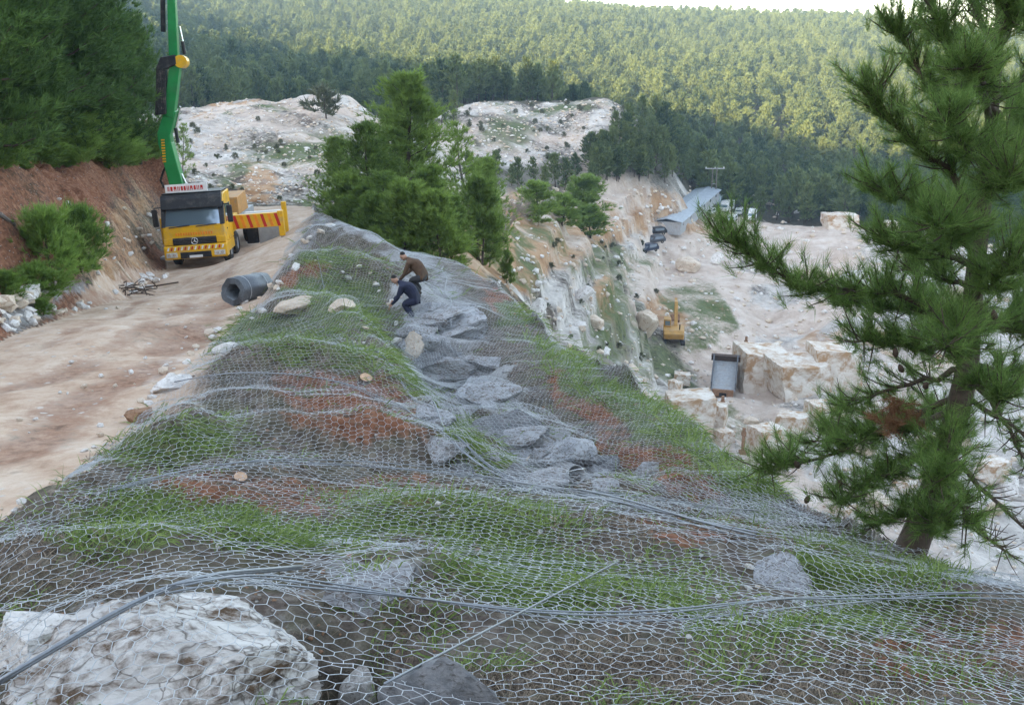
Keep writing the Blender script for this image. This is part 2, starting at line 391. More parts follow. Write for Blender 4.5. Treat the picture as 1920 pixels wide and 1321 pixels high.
IN_NEAR = inside(GX, GY, NEARPOLY) & (GY < 66); IN_BANK = inside(GX, GY, BANKPOLY) & (GY < 80) & (GY > -25); IN_ROAD = inside(GX, GY, ROADPOLY)
nz = fbm(GX * 1.5, GY * 1.5, 51, 5)
nzb = fbm(GX * 0.15 + GZ * 0.13, GY * 0.15 - GZ * 0.11, 52, 5)
grass = blob(PX, PY, GRASS_PX) * IN_NEAR; red = blob(PX, PY, RED_PX) * IN_NEAR; rock = blob(PX, PY, ROCK_PX) * IN_NEAR
grass = np.clip(grass + 0.35 * nz * (grass > 0.03), 0, 1); red = np.clip(red + 0.4 * nz * (red > .03), 0, 1)
pale = np.zeros_like(GX); ochre = np.zeros_like(GX); wood = np.zeros_like(GX)
# road: pale dust, with red-brown ruts
RUTS = [[raycast(px, py, base_near)[:2] for px, py in pl] for pl in ([(-80,880),(0,845),(150,762),(300,668),(420,575),(450,520)], [(-80,770),(0,735),(130,690),(280,610),(400,530),(430,500)], [(-60,690),(60,660),(200,600),(330,535)])]
wob = 0.35 * fbm(GX * 0.4, GY * 0.4, 81, 3)
rut = sum(np.exp(-((dist_poly(GX + wob, GY, pl)) / w_) ** 2) * k_ for pl, w_, k_ in zip(RUTS, (0.6, 0.42, 0.3), (0.75, 0.5, 0.4)))
rut = np.clip(rut * (1.1 + 1.0 * fbm(GX * 0.35, GY * 0.9, 82, 4)), 0, 1)
GZ = GZ - np.where(IN_ROAD, 0.07 * rut - 0.03 * fbm(GX * 2.2, GY * 2.2, 83, 4), 0)
pale = np.where(IN_ROAD, np.clip(0.95 - 0.45 * rut + 0.3 * nz, 0, 1), pale); red = np.where(IN_ROAD, np.clip(rut * 1.05 + 0.25 * nz, 0, 1), red)
_rd = dist_poly(GX, GY, ROADPOLY, True); pale = np.where(IN_NEAR & ~IN_ROAD & ~IN_BANK & (GX < -1), np.maximum(pale, np.exp(-(_rd / 0.75) ** 1.5) * 0.95 + 0.3 * nz * (_rd < 1.2)), pale)
# cut bank: red earth with ochre and grey stony bands
bkred = np.clip(0.85 + 0.5 * nzb - 0.5 * blob(PX, PY, [(250,440,70,90),(230,520,90,40),(40,590,80,40)]), 0, 1)
red = np.where(IN_BANK, bkred, red); ochre = np.where(IN_BANK, np.clip(0.55 * blob(PX, PY, [(240,440,70,90),(200,510,120,40)]) + 0.45 * nz, 0, 1), ochre)
rock = np.where(IN_BANK, blob(PX, PY, [(40,590,90,30),(150,560,120,18),(280,510,60,16)]) * 0.7, rock)
grass = np.where(IN_BANK, 0.5 * blob(PX, PY, [(100,250,300,50)]), grass)
# beyond the slope
FARL = ~(IN_NEAR | IN_BANK) & (GY > 0)
white = np.clip(0.56 + 0.34 * sstep(0.1, 0.25, TH) + 0.85 * nzb + 0.25 * nz, 0, 1)
rock = np.where(FARL, white, rock)
och = np.clip(blob(PX, PY, [(1120,540,30,60),(1320,560,30,40),(1270,590,50,30),(1200,390,90,50),(1100,430,120,50),(960,420,70,60,40),(640,460,200,30,20),(1530,640,30,30),(880,470,100,60,40),(1300,430,80,30),(480,345,40,30),(1000,480,60,60),(700,190,40,20,40),(400,197,80,8,-8)]) + 0.55 * fbm(GX * 0.09 + GZ * 0.1, GY * 0.09 - GZ * 0.08, 61, 5), 0, 1)
ochre = np.where(FARL, och, ochre)
dirt = blob(PX, PY, [(600,196,100,16,-4),(420,203,80,8,-9),(690,240,30,40,40),(1480,450,190,60,12),(1330,540,80,60),(1390,600,120,30,-10),(1300,470,90,40),(1350,640,60,60),(1240,520,60,60),(1530,580,120,24,-15),(1450,760,120,40,30),(1420,850,100,50,40)])
pale = np.where(FARL, np.clip(dirt + 0.15 * nz * (dirt > .03), 0, 1), pale)
pale = np.where(FARL & (GX < 45) & (RR > 100) & (TH < 0.14), np.maximum(pale, np.clip(0.35 + 0.9 * fbm(GX * 0.11, GY * 0.11, 66, 4), 0, 1)), pale)
pale = np.where(FARL & (TH >= 0.14), np.maximum(pale, np.clip(0.18 + 0.9 * fbm(GX * 0.06, GY * 0.06, 64, 4), 0, 1)), pale)
for pl_, w_ in (([(1620,585),(1480,612),(1370,605),(1335,650),(1345,720)], 3.2), ([(1345,720),(1400,790),(1460,870),(1530,930)], 3.0), ([(1330,520),(1290,560),(1330,600)], 3.0), ([(1250,470),(1320,520),(1420,520),(1560,500)], 4.5)):
    tk_ = [raycast(a_, b_, far_h, 60, 260, 700)[:2] for a_, b_ in pl_]; pale = np.where(FARL, np.maximum(pale, np.exp(-(dist_poly(GX + 1.2 * nzb, GY, tk_) / w_) ** 4)), pale)
gr2 = blob(PX, PY, [(1120,620,60,90),(1240,690,90,60),(1300,600,40,70),(1400,800,60,40,40),(560,290,120,40,-10),(960,260,80,40),(1170,560,60,110),(1140,490,120,30),(1260,720,60,20),(1270,670,50,14),(1000,430,80,30),(450,325,90,14,-8),(480,210,90,10,-8),(1050,210,120,14),(960,500,40,60),(540,390,80,14),(1210,640,50,60),(1330,620,30,50)])
grass = np.where(FARL, np.clip(gr2 * 0.6 + 0.45 * fbm(GX * 0.25, GY * 0.25, 62, 4) * (gr2 > .05), 0, 1), grass)
FOREST_TOP = [(-400,300),(330,208),(400,200),(480,180),(620,162),(720,210),(850,225),(890,190),(1130,175),(1195,215),(1260,330),(1330,375),(1440,400),(1600,425),(1700,440),(1900,470),(2400,500)]
fx, fy = zip(*FOREST_TOP)
IN_FOREST = FARL & (RR > 235) & ((PY < np.interp(PX, fx, fy) + 18) | (RR > 262) | (np.abs(TH) > 0.6))
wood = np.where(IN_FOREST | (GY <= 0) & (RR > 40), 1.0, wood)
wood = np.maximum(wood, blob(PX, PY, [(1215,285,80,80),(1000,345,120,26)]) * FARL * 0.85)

def region():
    reg = np.full(GX.shape, 3)
    reg[IN_NEAR] = 0; reg[IN_BANK] = 2; reg[IN_ROAD] = 1
    reg[FARL & (GX < -12 ) & (RR > 60)] = 4
    reg[FARL & (np.abs(TH + 0.01) < 0.16) & (RR > 160) & (GX > -28)] = 5
    reg[IN_FOREST] = 6
    reg[(GY <= 0) & (RR > 25)] = 7
    return reg
REG = region()

def make_earth(name, scale=1.0, bumpd=0.05, grey=False):
    m, nt, b, _ = new_mat(name); tc = N(nt, 'ShaderNodeTexCoord'); g = N(nt, 'ShaderNodeNewGeometry'); P_ = g.outputs['Position']
    a1 = N(nt, 'ShaderNodeAttribute', attribute_name='mask_a'); a2 = N(nt, 'ShaderNodeAttribute', attribute_name='mask_b')
    s1 = N(nt, 'ShaderNodeSeparateColor'); nt.links.new(a1.outputs['Color'], s1.inputs[0])
    s2 = N(nt, 'ShaderNodeSeparateColor'); nt.links.new(a2.outputs['Color'], s2.inputs[0])
    n1 = noise(nt, P_, 1.3 * scale, 7, 0.72); n2 = noise(nt, P_, 7.0 * scale, 5, 0.72)
    vor = N(nt, 'ShaderNodeTexVoronoi'); vor.inputs['Scale'].default_value = (17.0 if grey else 6.0) * scale; nt.links.new(P_, vor.inputs['Vector']); vor.inputs['Randomness'].default_value = 1
    vcol = N(nt, 'ShaderNodeSeparateColor'); nt.links.new(vor.outputs['Color'], vcol.inputs[0])
    def edge(sock, amt=1.0):     # a mask whose border is broken up by noise
        t = math_n(nt, 'ADD', sock, math_n(nt, 'MULTIPLY', math_n(nt, 'SUBTRACT', n2, 0.5), 1.5 * amt))
        return ramp(nt, t, [(0.25, 0.0), (0.75, 1.0)])
    soil = ramp(nt, n2, [(0.25, (0.036, 0.028, 0.024)), (0.5, (0.125, 0.098, 0.082)), (0.75, (0.30, 0.26, 0.225))])
    soil = mix(nt, ramp(nt, n1, [(0.42, 0.0), (0.6, 0.7)]), soil, ramp(nt, n2, [(0.3, (0.05, 0.052, 0.03)), (0.7, (0.17, 0.155, 0.10))]))
    redc = ramp(nt, n2, [(0.25, (0.060, 0.027, 0.017)), (0.5, (0.205, 0.088, 0.050)), (0.8, (0.40, 0.225, 0.145))])
    okc = ramp(nt, n1, [(0.3, (0.24, 0.115, 0.05)), (0.5, (0.42, 0.26, 0.15)), (0.75, (0.56, 0.44, 0.33))])
    rockc = ramp(nt, n1, [(0.25, (0.17, 0.155, 0.145)), (0.42, (0.40, 0.365, 0.335)), (0.58, (0.60, 0.55, 0.51)), (0.8, (0.76, 0.73, 0.70))])
    if grey: rockc = ramp(nt, n1, [(0.25, (0.075, 0.066, 0.058)), (0.42, (0.21, 0.20, 0.195)), (0.58, (0.36, 0.355, 0.36)), (0.8, (0.56, 0.55, 0.55))])
    palec = ramp(nt, n1, [(0.25, (0.33, 0.205, 0.135)), (0.45, (0.50, 0.36, 0.265)), (0.62, (0.60, 0.475, 0.375)), (0.8, (0.74, 0.65, 0.57))])
    if scale < 0.5: palec = ramp(nt, n1, [(0.25, (0.37, 0.275, 0.215)), (0.5, (0.56, 0.455, 0.385)), (0.78, (0.74, 0.67, 0.61))])
    gc = ramp(nt, n2, [(0.25, (0.04, 0.05, 0.022)), (0.5, (0.10, 0.13, 0.05)), (0.7, (0.20, 0.19, 0.10))])
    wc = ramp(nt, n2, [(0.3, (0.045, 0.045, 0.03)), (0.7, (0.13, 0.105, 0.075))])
    c = soil
    c = mix(nt, edge(s1.outputs[1]), c, redc)
    c = mix(nt, edge(s1.outputs[2]), c, rockc)
    c = mix(nt, edge(s2.outputs[1], 0.8), c, okc)
    c = mix(nt, edge(s2.outputs[0], 0.5), c, palec)
    redr = math_n(nt, 'MULTIPLY', s2.outputs[0], s1.outputs[1])
    c = mix(nt, math_n(nt, 'MULTIPLY', edge(s1.outputs[1], 1.0), math_n(nt, 'MINIMUM', s2.outputs[0], 0.85)), c, mix(nt, 0.22, redc, palec))
    c = mix(nt, edge(s1.outputs[0]), c, gc)
    # scattered pale chips of stone
    chip = math_n(nt, 'MULTIPLY', ramp(nt, vcol.outputs[0], [(0.84, 0.0), (0.87, 1.0)]), ramp(nt, math_n(nt, 'ADD', vor.outputs['Distance'], math_n(nt, 'MULTIPLY', n2, 0.6)), [(0.48, 1.0), (0.60, 0.0)]))
    chip = math_n(nt, 'MULTIPLY', chip, math_n(nt, 'SUBTRACT', 0.8, s1.outputs[0], True))
    c = mix(nt, chip, c, rockc if not grey else (0.45, 0.42, 0.39))
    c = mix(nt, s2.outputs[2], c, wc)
    nt.links.new(c, b.inputs['Base Color']); b.inputs['Roughness'].default_value = 0.92; b.inputs['Specular IOR Level'].default_value = 0.15
    h = math_n(nt, 'ADD', math_n(nt, 'MULTIPLY', n2, 0.6), math_n(nt, 'ADD', n1, math_n(nt, 'MULTIPLY', chip, 0.4)))
    bump(nt, b, h, 0.9, bumpd)
    return m
M_earth = make_earth('earth', 1.0, 0.08, True); M_road = make_earth('road_dirt', 0.9, 0.05); M_quarry = make_earth('quarry_stone', 0.22, 0.4)
nR, nT = GX.shape
idx = np.arange(nR * nT).reshape(nR, nT)
quads = np.stack([idx[:-1, :-1], idx[:-1, 1:], idx[1:, 1:], idx[1:, :-1]], -1).reshape(-1, 4)
qreg = np.minimum(REG[:-1, :-1], REG[1:, 1:]).reshape(-1) if False else REG[:-1, :-1].reshape(-1)
ALLV = np.stack([GX, GY, GZ], -1).reshape(-1, 3)
MA = np.stack([grass, red, rock, np.ones_like(grass)], -1).reshape(-1, 4); MBk = np.stack([pale, ochre, wood, np.ones_like(grass)], -1).reshape(-1, 4)
SETTING = {0: ('embankment', 'bare soil and grass slope lying under the wire netting'), 1: ('dirt_road', 'pale dirt road climbing past the truck'), 2: ('cut_bank', 'red earth cut bank left of the dirt road'), 3: ('quarry_floor', 'white and ochre marble quarry ground below the slope'),
           4: ('spoil_heap', 'large pale spoil heap behind the truck'), 5: ('spoil_heap', 'pale spoil heap in front of the forest, mid picture'), 6: ('far_hillside', 'forest floor of the far hillside'), 7: ('hillside', 'hillside rising behind the viewpoint')}
for k, (nm, lab) in SETTING.items():
    q = quads[qreg == k]
    if not len(q): continue
    used, inv = np.unique(q, return_inverse=True)
    me = mesh_np(nm, ALLV[used], inv.reshape(-1, 4)[:, ::-1], smooth=True)
    for an, arr in (('mask_a', MA), ('mask_b', MBk)):
        at_ = me.attributes.new(an, 'FLOAT_COLOR', 'POINT'); at_.data.foreach_set('color', arr[used].astype(np.float32).ravel())
    o = obj(nm, me, {0: M_earth, 1: M_road, 2: M_earth}.get(k, M_quarry)); tag(o, lab, None, None, 'structure')
# centre disc under the camera
cz = [(float(GX[0, i]), float(GY[0, i]), float(GZ[0, i])) for i in range(0, nT - 1, 6)]
mb = MB(); mb.add(cz + [(0, 0, hz(0, 0))], [((i + 1) % len(cz), i, len(cz)) for i in range(len(cz))])
tag(mb.build('footpath', M_earth), 'trodden soil under the viewpoint', None, None, 'structure')

# ------------------------------------------------------------------ pines
M_bark = plain('bark', (0.10, 0.072, 0.055), 0.9, var=0.5, scale=14)
M_barkg = plain('grey_bark', (0.20, 0.17, 0.15), 0.9, var=0.4, scale=14)
M_near = foliage('near_needles', (0.06, 0.12, 0.03), (0.26, 0.38, 0.10), 0.5)
M_mid = foliage('mid_needles', (0.075, 0.135, 0.03), (0.31, 0.42, 0.095), 0.5)
M_dark = foliage('dark_needles', (0.03, 0.065, 0.02), (0.14, 0.235, 0.06), 0.45)
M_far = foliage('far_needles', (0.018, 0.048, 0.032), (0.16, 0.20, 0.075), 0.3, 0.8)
M_dust = foliage('dusty_leaves', (0.07, 0.08, 0.045), (0.20, 0.21, 0.13), 0.2)
M_shrub = foliage('shrub_leaves', (0.08, 0.15, 0.03), (0.30, 0.44, 0.10), 0.5)
M_dead = foliage('dead_needles', (0.10, 0.045, 0.02), (0.24, 0.12, 0.06), 0.2)

def needles(pos, dirs, k, ln, wd, spread, seed, back=0.35):
    g = np.random.default_rng(seed); n = len(pos)
    pos = np.repeat(pos, k, 0); d = np.repeat(dirs, k, 0)
    v = d + spread * g.normal(size=(n * k, 3)); v /= np.linalg.norm(v, axis=1)[:, None] + 1e-9
    q = np.cross(v, g.normal(size=(n * k, 3))); q /= np.linalg.norm(q, axis=1)[:, None] + 1e-9
    l = (ln * g.uniform(0.65, 1.2, n * k))[:, None]
    b = pos - d * (g.uniform(0, back, (n * k, 1)) * ln) + g.normal(size=(n * k, 3)) * ln * 0.06
    w = wd * g.uniform(0.7, 1.3, (n * k, 1))
    Vv = np.stack([b - q * w / 2, b + q * w / 2, b + v * l], 1).reshape(-1, 3)
    return Vv, np.arange(len(Vv)).reshape(-1, 3)

def pine_meshes(name, seed, h, r, nb, per, k, ln, wd, mat, low=0.18, prof=0.7, bark=None, blobby=0.26, upright=0.7):
    g = np.random.default_rng(seed); mb = MB(); tw = MB()
    lean = g.normal(size=2) * 0.04 * h
    def tr(t): return np.array([lean[0] * t * t + 0.03 * h * math.sin(t * 5 + seed), lean[1] * t * t, h * t])
    ts = np.linspace(0, 0.97, 9)
    mb.tube([tr(t) - (np.array([0, 0, 0.35]) if t == 0 else 0) for t in ts], [0.017 * h * (1 - 0.88 * t) + 0.008 for t in ts], 7)
    pos = []; dr = []
    az = g.uniform(0, 6.28)
    for i in range(nb):
        t = low + (1 - low) * ((i + g.uniform(0, 1)) / nb) ** 0.85; az += 2.4 + g.normal() * 0.5
        tt = (t - low) / (1 - low)
        pr = (1 - tt) ** prof * (0.55 + 0.45 * min(1, tt / 0.18)) + 0.07
        Lb = r * pr * g.uniform(0.6, 1.2)
        el = 0.1 + 0.75 * tt + g.normal() * 0.12
        d = np.array([math.cos(az) * math.cos(el), math.sin(az) * math.cos(el), math.sin(el)])
        p0 = tr(t); e = p0 + d * Lb + np.array([0, 0, 0.12 * Lb])
        mb.tube([p0, p0 + d * Lb * 0.55 - np.array([0, 0, 0.03 * Lb]), e], [0.006 * h * (1 - 0.7 * t), 0.004 * h * (1 - .6 * t), 0.0015 * h], 4, False)
        m = max(3, int(per * (0.4 + pr)))
        ss = g.uniform(0.3, 1.05, m) ** 0.8
        off = g.normal(size=(m, 3)) * np.array([1, 1, 0.6]) * blobby * (Lb * 0.6 + 0.15 * r) * (0.45 + 0.55 * ss[:, None])
        P_ = p0 + d * (Lb * ss)[:, None] + np.array([0, 0, 1.]) * (0.12 * Lb * ss ** 2)[:, None] + off
        D_ = d[None] * 0.7 + off * (0.6 / (blobby * r + 1e-6)) + np.array([0, 0, upright]); D_ /= np.linalg.norm(D_, axis=1)[:, None]
        pos.append(P_); dr.append(D_)
    pos = np.concatenate(pos); dr = np.concatenate(dr)
    Vv, Fv = needles(pos, dr, k, ln, wd, 0.42, seed + 1)
    cm = mesh_np(name + '_crown', Vv, Fv); cm.materials.append(mat)
    tm = bpy.data.meshes.new(name + '_trunk'); tm.from_pydata(mb.V, [], mb.F); tm.materials.append(bark or M_bark)
    tm.polygons.foreach_set('use_smooth', [True] * len(tm.polygons)); tm.update()
    return cm, tm, h
def tree(name, kit, loc, h, rz, label, cat, group=None, wide=1.0):
    cm, tm, h0 = kit; e = empty(name, loc, (0, 0, rz)); s = h / h0; e.scale = (s * wide, s * wide, s)
    obj('crown', cm, None, e); obj('trunk', tm, None, e)
    return tag(e, label, cat, group)
def tree_px(name, kit, px, y, top, label, cat, group=None, wide=1.0, rz=None):
    a = at(px, 400, y); z = hz(a.x, y); h = max(0.5, at(px, top, y).z - z)
    return tree(name, kit, (a.x, y, z), h, random.uniform(0, 6.28) if rz is None else rz, label, cat, group, wide)

def tree_gp(name, kit, px, base, top, label, cat, group=None, wide=1.0):
    p = ground_at(px, base, 12.0)
    return tree(name, kit, p, max(0.4, at(px, top, p.y).z - p.z), random.uniform(0, 6.28), label, cat, group, wide)
MIDK = [pine_meshes('pine', 100 + i, 9.0, 2.3 + 0.25 * i, 46, 44, 13, 0.36, 0.038, M_mid, low=0.05, prof=0.46) for i in range(3)]
SPARSE = pine_meshes('sparse_pine', 120, 8.0, 1.9, 30, 16, 12, 0.34, 0.034, M_mid, low=0.15, prof=0.6, bark=M_barkg)
BUSHK = [pine_meshes('young_pine', 130 + i, 4.5, 1.7, 34, 34, 13, 0.34, 0.045, M_mid, low=0.03, prof=0.5) for i in range(2)]
DARKK = [pine_meshes('dark_pine', 140 + i, 11.0, 3.1, 54, 46, 13, 0.42, 0.046, M_dark, low=0.05, prof=0.45) for i in range(2)]
SHRUBK = [pine_meshes('shrub', 150 + i, 1.6, 0.9, 30, 26, 12, 0.22, 0.022, M_shrub, low=0.02, prof=0.45) for i in range(2)]

for px, y, top, k, lab, wd in [
    (772, 61, 150, MIDK[0], 'tallest bright green pine of the clump mid picture', 1.25),
    (690, 58, 235, MIDK[1], 'green pine left of the tallest pine in the mid clump', 1.1),
    (632, 63, 262, MIDK[2], 'leftmost pine of the mid clump, in front of the spoil heap', 1.1),
    (725, 52, 330, MIDK[2], 'low bright pine at the front left of the mid clump', 1.4),
    (800, 53, 318, MIDK[1], 'bushy pine at the front centre of the mid clump', 1.4),
    (846, 51, 372, MIDK[0], 'small pine at the front right of the mid clump, by the dirt slope', 1.35),
    (875, 66, 235, SPARSE, 'thin grey-green pine with see-through crown right of the clump', 1.0),
    (900, 72, 305, MIDK[1], 'dull green pine at the right rear of the clump', 1.1),
    (745, 64, 215, MIDK[2], 'pine standing close behind the tallest one of the clump', 1.2),
    (680, 54, 350, MIDK[0], 'small bushy pine at the left foot of the clump', 1.5)]:
    tree_px('pine_tree', k, px, y, top, lab, 'tree', 'pines of the clump mid picture', wd * 1.12)
for px, y, top, lab, wd in [(700, 50, 372, 'low bright bush at the left front of the mid clump', 1.1), (760, 49, 350, 'bright rounded young pine at the centre front of the mid clump', 1.2), (822, 48.5, 368, 'bright young pine by the netting, right of the centre front one', 1.2),
                            (650, 56, 330, 'bright young pine at the left foot of the clump', 1.2), (905, 62, 345, 'dull green young pine at the right rear of the clump', 0.8)]:
    tree_px('clump_bush', BUSHK[int(px) % 2], px, y, top, lab, 'tree', 'young pines at the foot of the clump', wd)
for px, y, top, k, lab, wd in [
    (1008, 418, 345, BUSHK[0], 'round young pine left of three on the dirt slope above the quarry', 1.7),
    (1092, 425, 335, BUSHK[1], 'tall young pine right of three on the dirt slope above the quarry', 1.5),
    (1055, 424, 368, BUSHK[1], 'low young pine between two taller ones above the quarry', 1.9),
    (1104, 446, 388, BUSHK[0], 'dense low pine at the right end of the row above the quarry', 1.8),
    (938, 452, 398, BUSHK[0], 'slim small pine on the ochre slope below the leafless tree', 0.7),
    (950, 532, 474, BUSHK[1], 'small bright bush at the foot of the ochre slope', 0.8)]:
    tree_gp('young_pine', k, px, y, top, lab, 'tree', 'young pines above the quarry', wd)
for px, y, top, k, lab, wd in [
    (-40, 306, -330, DARKK[0], 'big dark pine at the left edge above the red bank', 1.0),
    (35, 302, -220, DARKK[1], 'dark pine above the leafy shrub on the red bank', 1.1),
    (120, 300, -180, DARKK[0], 'dark pine mid bank top, between two others', 1.1),
    (200, 299, -110, DARKK[1], 'dark pine nearest the green boom on the bank top', 1.0),
    (80, 288, -300, DARKK[0], 'tall dark pine in the second row above the bank', 1.1),
    (165, 286, -160, DARKK[1], 'dark pine behind the one nearest the boom', 1.1),
    (262, 300, 40, DARKK[0], 'smaller dark pine just left of the green boom', 0.9),
    (-10, 288, -350, DARKK[1], 'dark pine at the far left corner behind the bank', 1.1)]:
    tree_gp('dark_pine', k, px, y, top, lab, 'tree', 'dark pines above the red bank', wd)
for px, y, top, lab, wd in [(330, 66, 190, 'olive green pine just right of the boom, behind the truck', 0.8), (352, 80, 235, 'low olive pine at the foot of the large spoil heap', 0.8)]:
    tree_px('olive_pine', SPARSE, px, y, top, lab, 'tree', None, wd)
for px, y, top, k, lab, wd in [
    (100, 534, 408, SHRUBK[0], 'bright green leafy shrub on the red bank, left of two', 1.0),
    (155, 515, 400, SHRUBK[1], 'bright green leafy shrub on the red bank, right of two', 0.9),
    (75, 560, 500, SHRUBK[1], 'low green shrub at the foot of the red bank', 1.5),
    (20, 565, 515, SHRUBK[0], 'low green shrub at the left edge under the bank', 1.4),
    (82, 592, 570, SHRUBK[0], 'small green weed among white stones by the road', 1.3)]:
    tree_gp('bank_shrub', k, px, y, top, lab, 'shrub', None, wd)
for k, px in enumerate(range(-20, 300, 21)):     # undergrowth along the bank top
    tree_gp('bank_top_shrub', SHRUBK[k % 2], px + random.uniform(-8, 8), 326 - 26 * random.random() - 0.03 * px, 255 + random.uniform(-35, 45), 'dark low shrub of the undergrowth along the bank top', 'shrub', 'undergrowth along the bank top', 1.5)

# leafless tree
mb = MB(); g_ = random.Random(5)
def twig(p, d, l, r, n):
    e = p + d * l; mb.tube([p, (p + e) / 2 + Vector((g_.uniform(-1, 1), g_.uniform(-1, 1), 0)) * l * 0.06, e], [r, r * .8, r * .6], 4, False)
    if n:
        for _ in range(4 if n > 1 else 5):
            twig(p + d * l * g_.uniform(0.45, 1.0), (d + Vector((g_.gauss(0, .5), g_.gauss(0, .5), g_.gauss(0.1, .3)))).normalized(), l * g_.uniform(.55, .8), r * 0.55, n - 1)
twig(Vector((0, 0, -0.2)), Vector((0, 0, 1)), 1.5, 0.07, 5)
tm = bpy.data.meshes.new('bare_trunk'); tm.from_pydata(mb.V, [], mb.F); tm.materials.append(plain('dry_twigs', (0.33, 0.27, 0.24), 0.9))
a = at(945, 400, 84); e = empty('bare_tree', (a.x, 84, hz(a.x, 84))); o = obj('branches', tm, None, e); tag(e, 'pale pinkish grey leafless tree between the pine clump and the young pines', 'tree')
s_ = (at(945, 335, 84).z - e.location.z) / max(v[2] for v in mb.V); e.scale = (s_, s_, s_)

# the far forest
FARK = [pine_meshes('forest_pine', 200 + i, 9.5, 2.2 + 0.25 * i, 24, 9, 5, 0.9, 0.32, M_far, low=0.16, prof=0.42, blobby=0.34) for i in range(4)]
def forest_points():
    n = 34000; g = np.random.default_rng(3)
    yv = np.sqrt(g.uniform(225 ** 2, 980 ** 2, n)); tv = g.uniform(-0.62, 0.62, n)
    x = yv * np.sin(tv); y = yv * np.cos(tv); z = height(x, y)
    px, py = project(x, y, z)
    d = np.hypot(x, y)
    ok = (d > 262) | ((py < np.interp(px, fx, fy) + 14) & (d > 240))
    ok &= ~((np.abs(px - 1040) < 175) & (py > 178) & (d < 262)) & ~((px < 730) & (d < 235))
    # thin: one tree in about 5.2 m
    x, y, z = x[ok], y[ok], z[ok]; keep = []; cell = {}
    for i in range(len(x)):
        c = (int(x[i] // 4.9), int(y[i] // 4.9))
        if c in cell: continue
        cell[c] = 1; keep.append(i)
    return np.c_[x[keep], y[keep], z[keep]]
FP = forest_points(); g = np.random.default_rng(9)
# trees in the dip between the two heaps and around the middle one
extra = []
for px, py, y in [(930,330,150),(960,335,158),(1000,330,165),(1040,335,170),(1080,325,175),(1120,320,180),(1150,310,190),(1180,300,200),(1150,280,205),(1170,260,215),(1200,270,225),(1130,300,195),(1210,300,215),(1190,330,195),(1230,320,210),(1240,300,230),(1220,250,240),(1250,270,245),(970,345,140),(1020,350,150),(1060,345,160),(1110,345,165),(1160,335,180),(900,345,130),(1215,335,205),(1260,330,225),(1280,345,235),(880,330,140),(740,215,200),(770,225,205),(800,235,200),(830,240,205),(720,200,215),(760,200,220),(850,235,215)]:
    if py > 318 and px < 1130: py += 14
    p = ground_at(px, py, 60, 330); extra.append((p.x, p.y, p.z))
gg = random.Random(12)
for _ in range(60):
    px = gg.uniform(1105, 1300); p = ground_at(px, gg.uniform(max(225, 300 - (px - 1105) * .8), 345), 120, 330)
    if p.y > 150: extra.append((p.x, p.y, p.z))
FP = np.concatenate([np.array(extra), FP]); NEX = len(extra)
fd = np.hypot(FP[:, 0], FP[:, 1]); ppx, ppy = project(FP[:, 0], FP[:, 1], FP[:, 2] + 5)
vis = (ppx > -30) & (ppx < 1950) & (ppy > -20) & ~((ppx < 300)) & ~((ppx > 1640) & (ppx < 1960))
order = np.argsort(np.where(vis, fd, 1e6)); ind = order[:290]; rest = np.setdiff1d(np.arange(len(FP)), ind)
FSRC = []
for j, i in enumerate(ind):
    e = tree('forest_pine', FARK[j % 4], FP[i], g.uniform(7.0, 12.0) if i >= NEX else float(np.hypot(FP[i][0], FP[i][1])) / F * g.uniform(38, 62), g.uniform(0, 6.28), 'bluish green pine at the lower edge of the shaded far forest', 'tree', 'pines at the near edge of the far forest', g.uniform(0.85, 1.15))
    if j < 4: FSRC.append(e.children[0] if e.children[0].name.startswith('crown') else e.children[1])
Q = FP[rest]; me = bpy.data.meshes.new('forest'); me.from_pydata([tuple(p) for p in Q], [], [])
for nm, ty, arr in (('kind', 'INT', g.integers(0, 4, len(Q))), ('rz', 'FLOAT', g.uniform(0, 6.28, len(Q))), ('sc', 'FLOAT', g.uniform(0.5, 1.15, len(Q)) + 0.15 * g.normal(size=len(Q)))):
    a_ = me.attributes.new(nm, ty, 'POINT'); a_.data.foreach_set('value', arr.astype(np.int32 if ty == 'INT' else np.float32))
fo = tag(obj('forest', me), 'dense pine forest covering the far hillside', 'forest', None, 'stuff')
ng = bpy.data.node_groups.new('forest_scatter', 'GeometryNodeTree')
ng.interface.new_socket('Geometry', in_out='INPUT', socket_type='NodeSocketGeometry'); ng.interface.new_socket('Geometry', in_out='OUTPUT', socket_type='NodeSocketGeometry')
gi = ng.nodes.new('NodeGroupInput'); go = ng.nodes.new('NodeGroupOutput'); jn = ng.nodes.new('GeometryNodeJoinGeometry')
def attr(nm, ty):
    n = ng.nodes.new('GeometryNodeInputNamedAttribute'); n.data_type = ty; n.inputs['Name'].default_value = nm; return n.outputs['Attribute']
ak, az_, asc = attr('kind', 'INT'), attr('rz', 'FLOAT'), attr('sc', 'FLOAT')
cx = ng.nodes.new('ShaderNodeCombineXYZ'); ng.links.new(az_, cx.inputs['Z'])
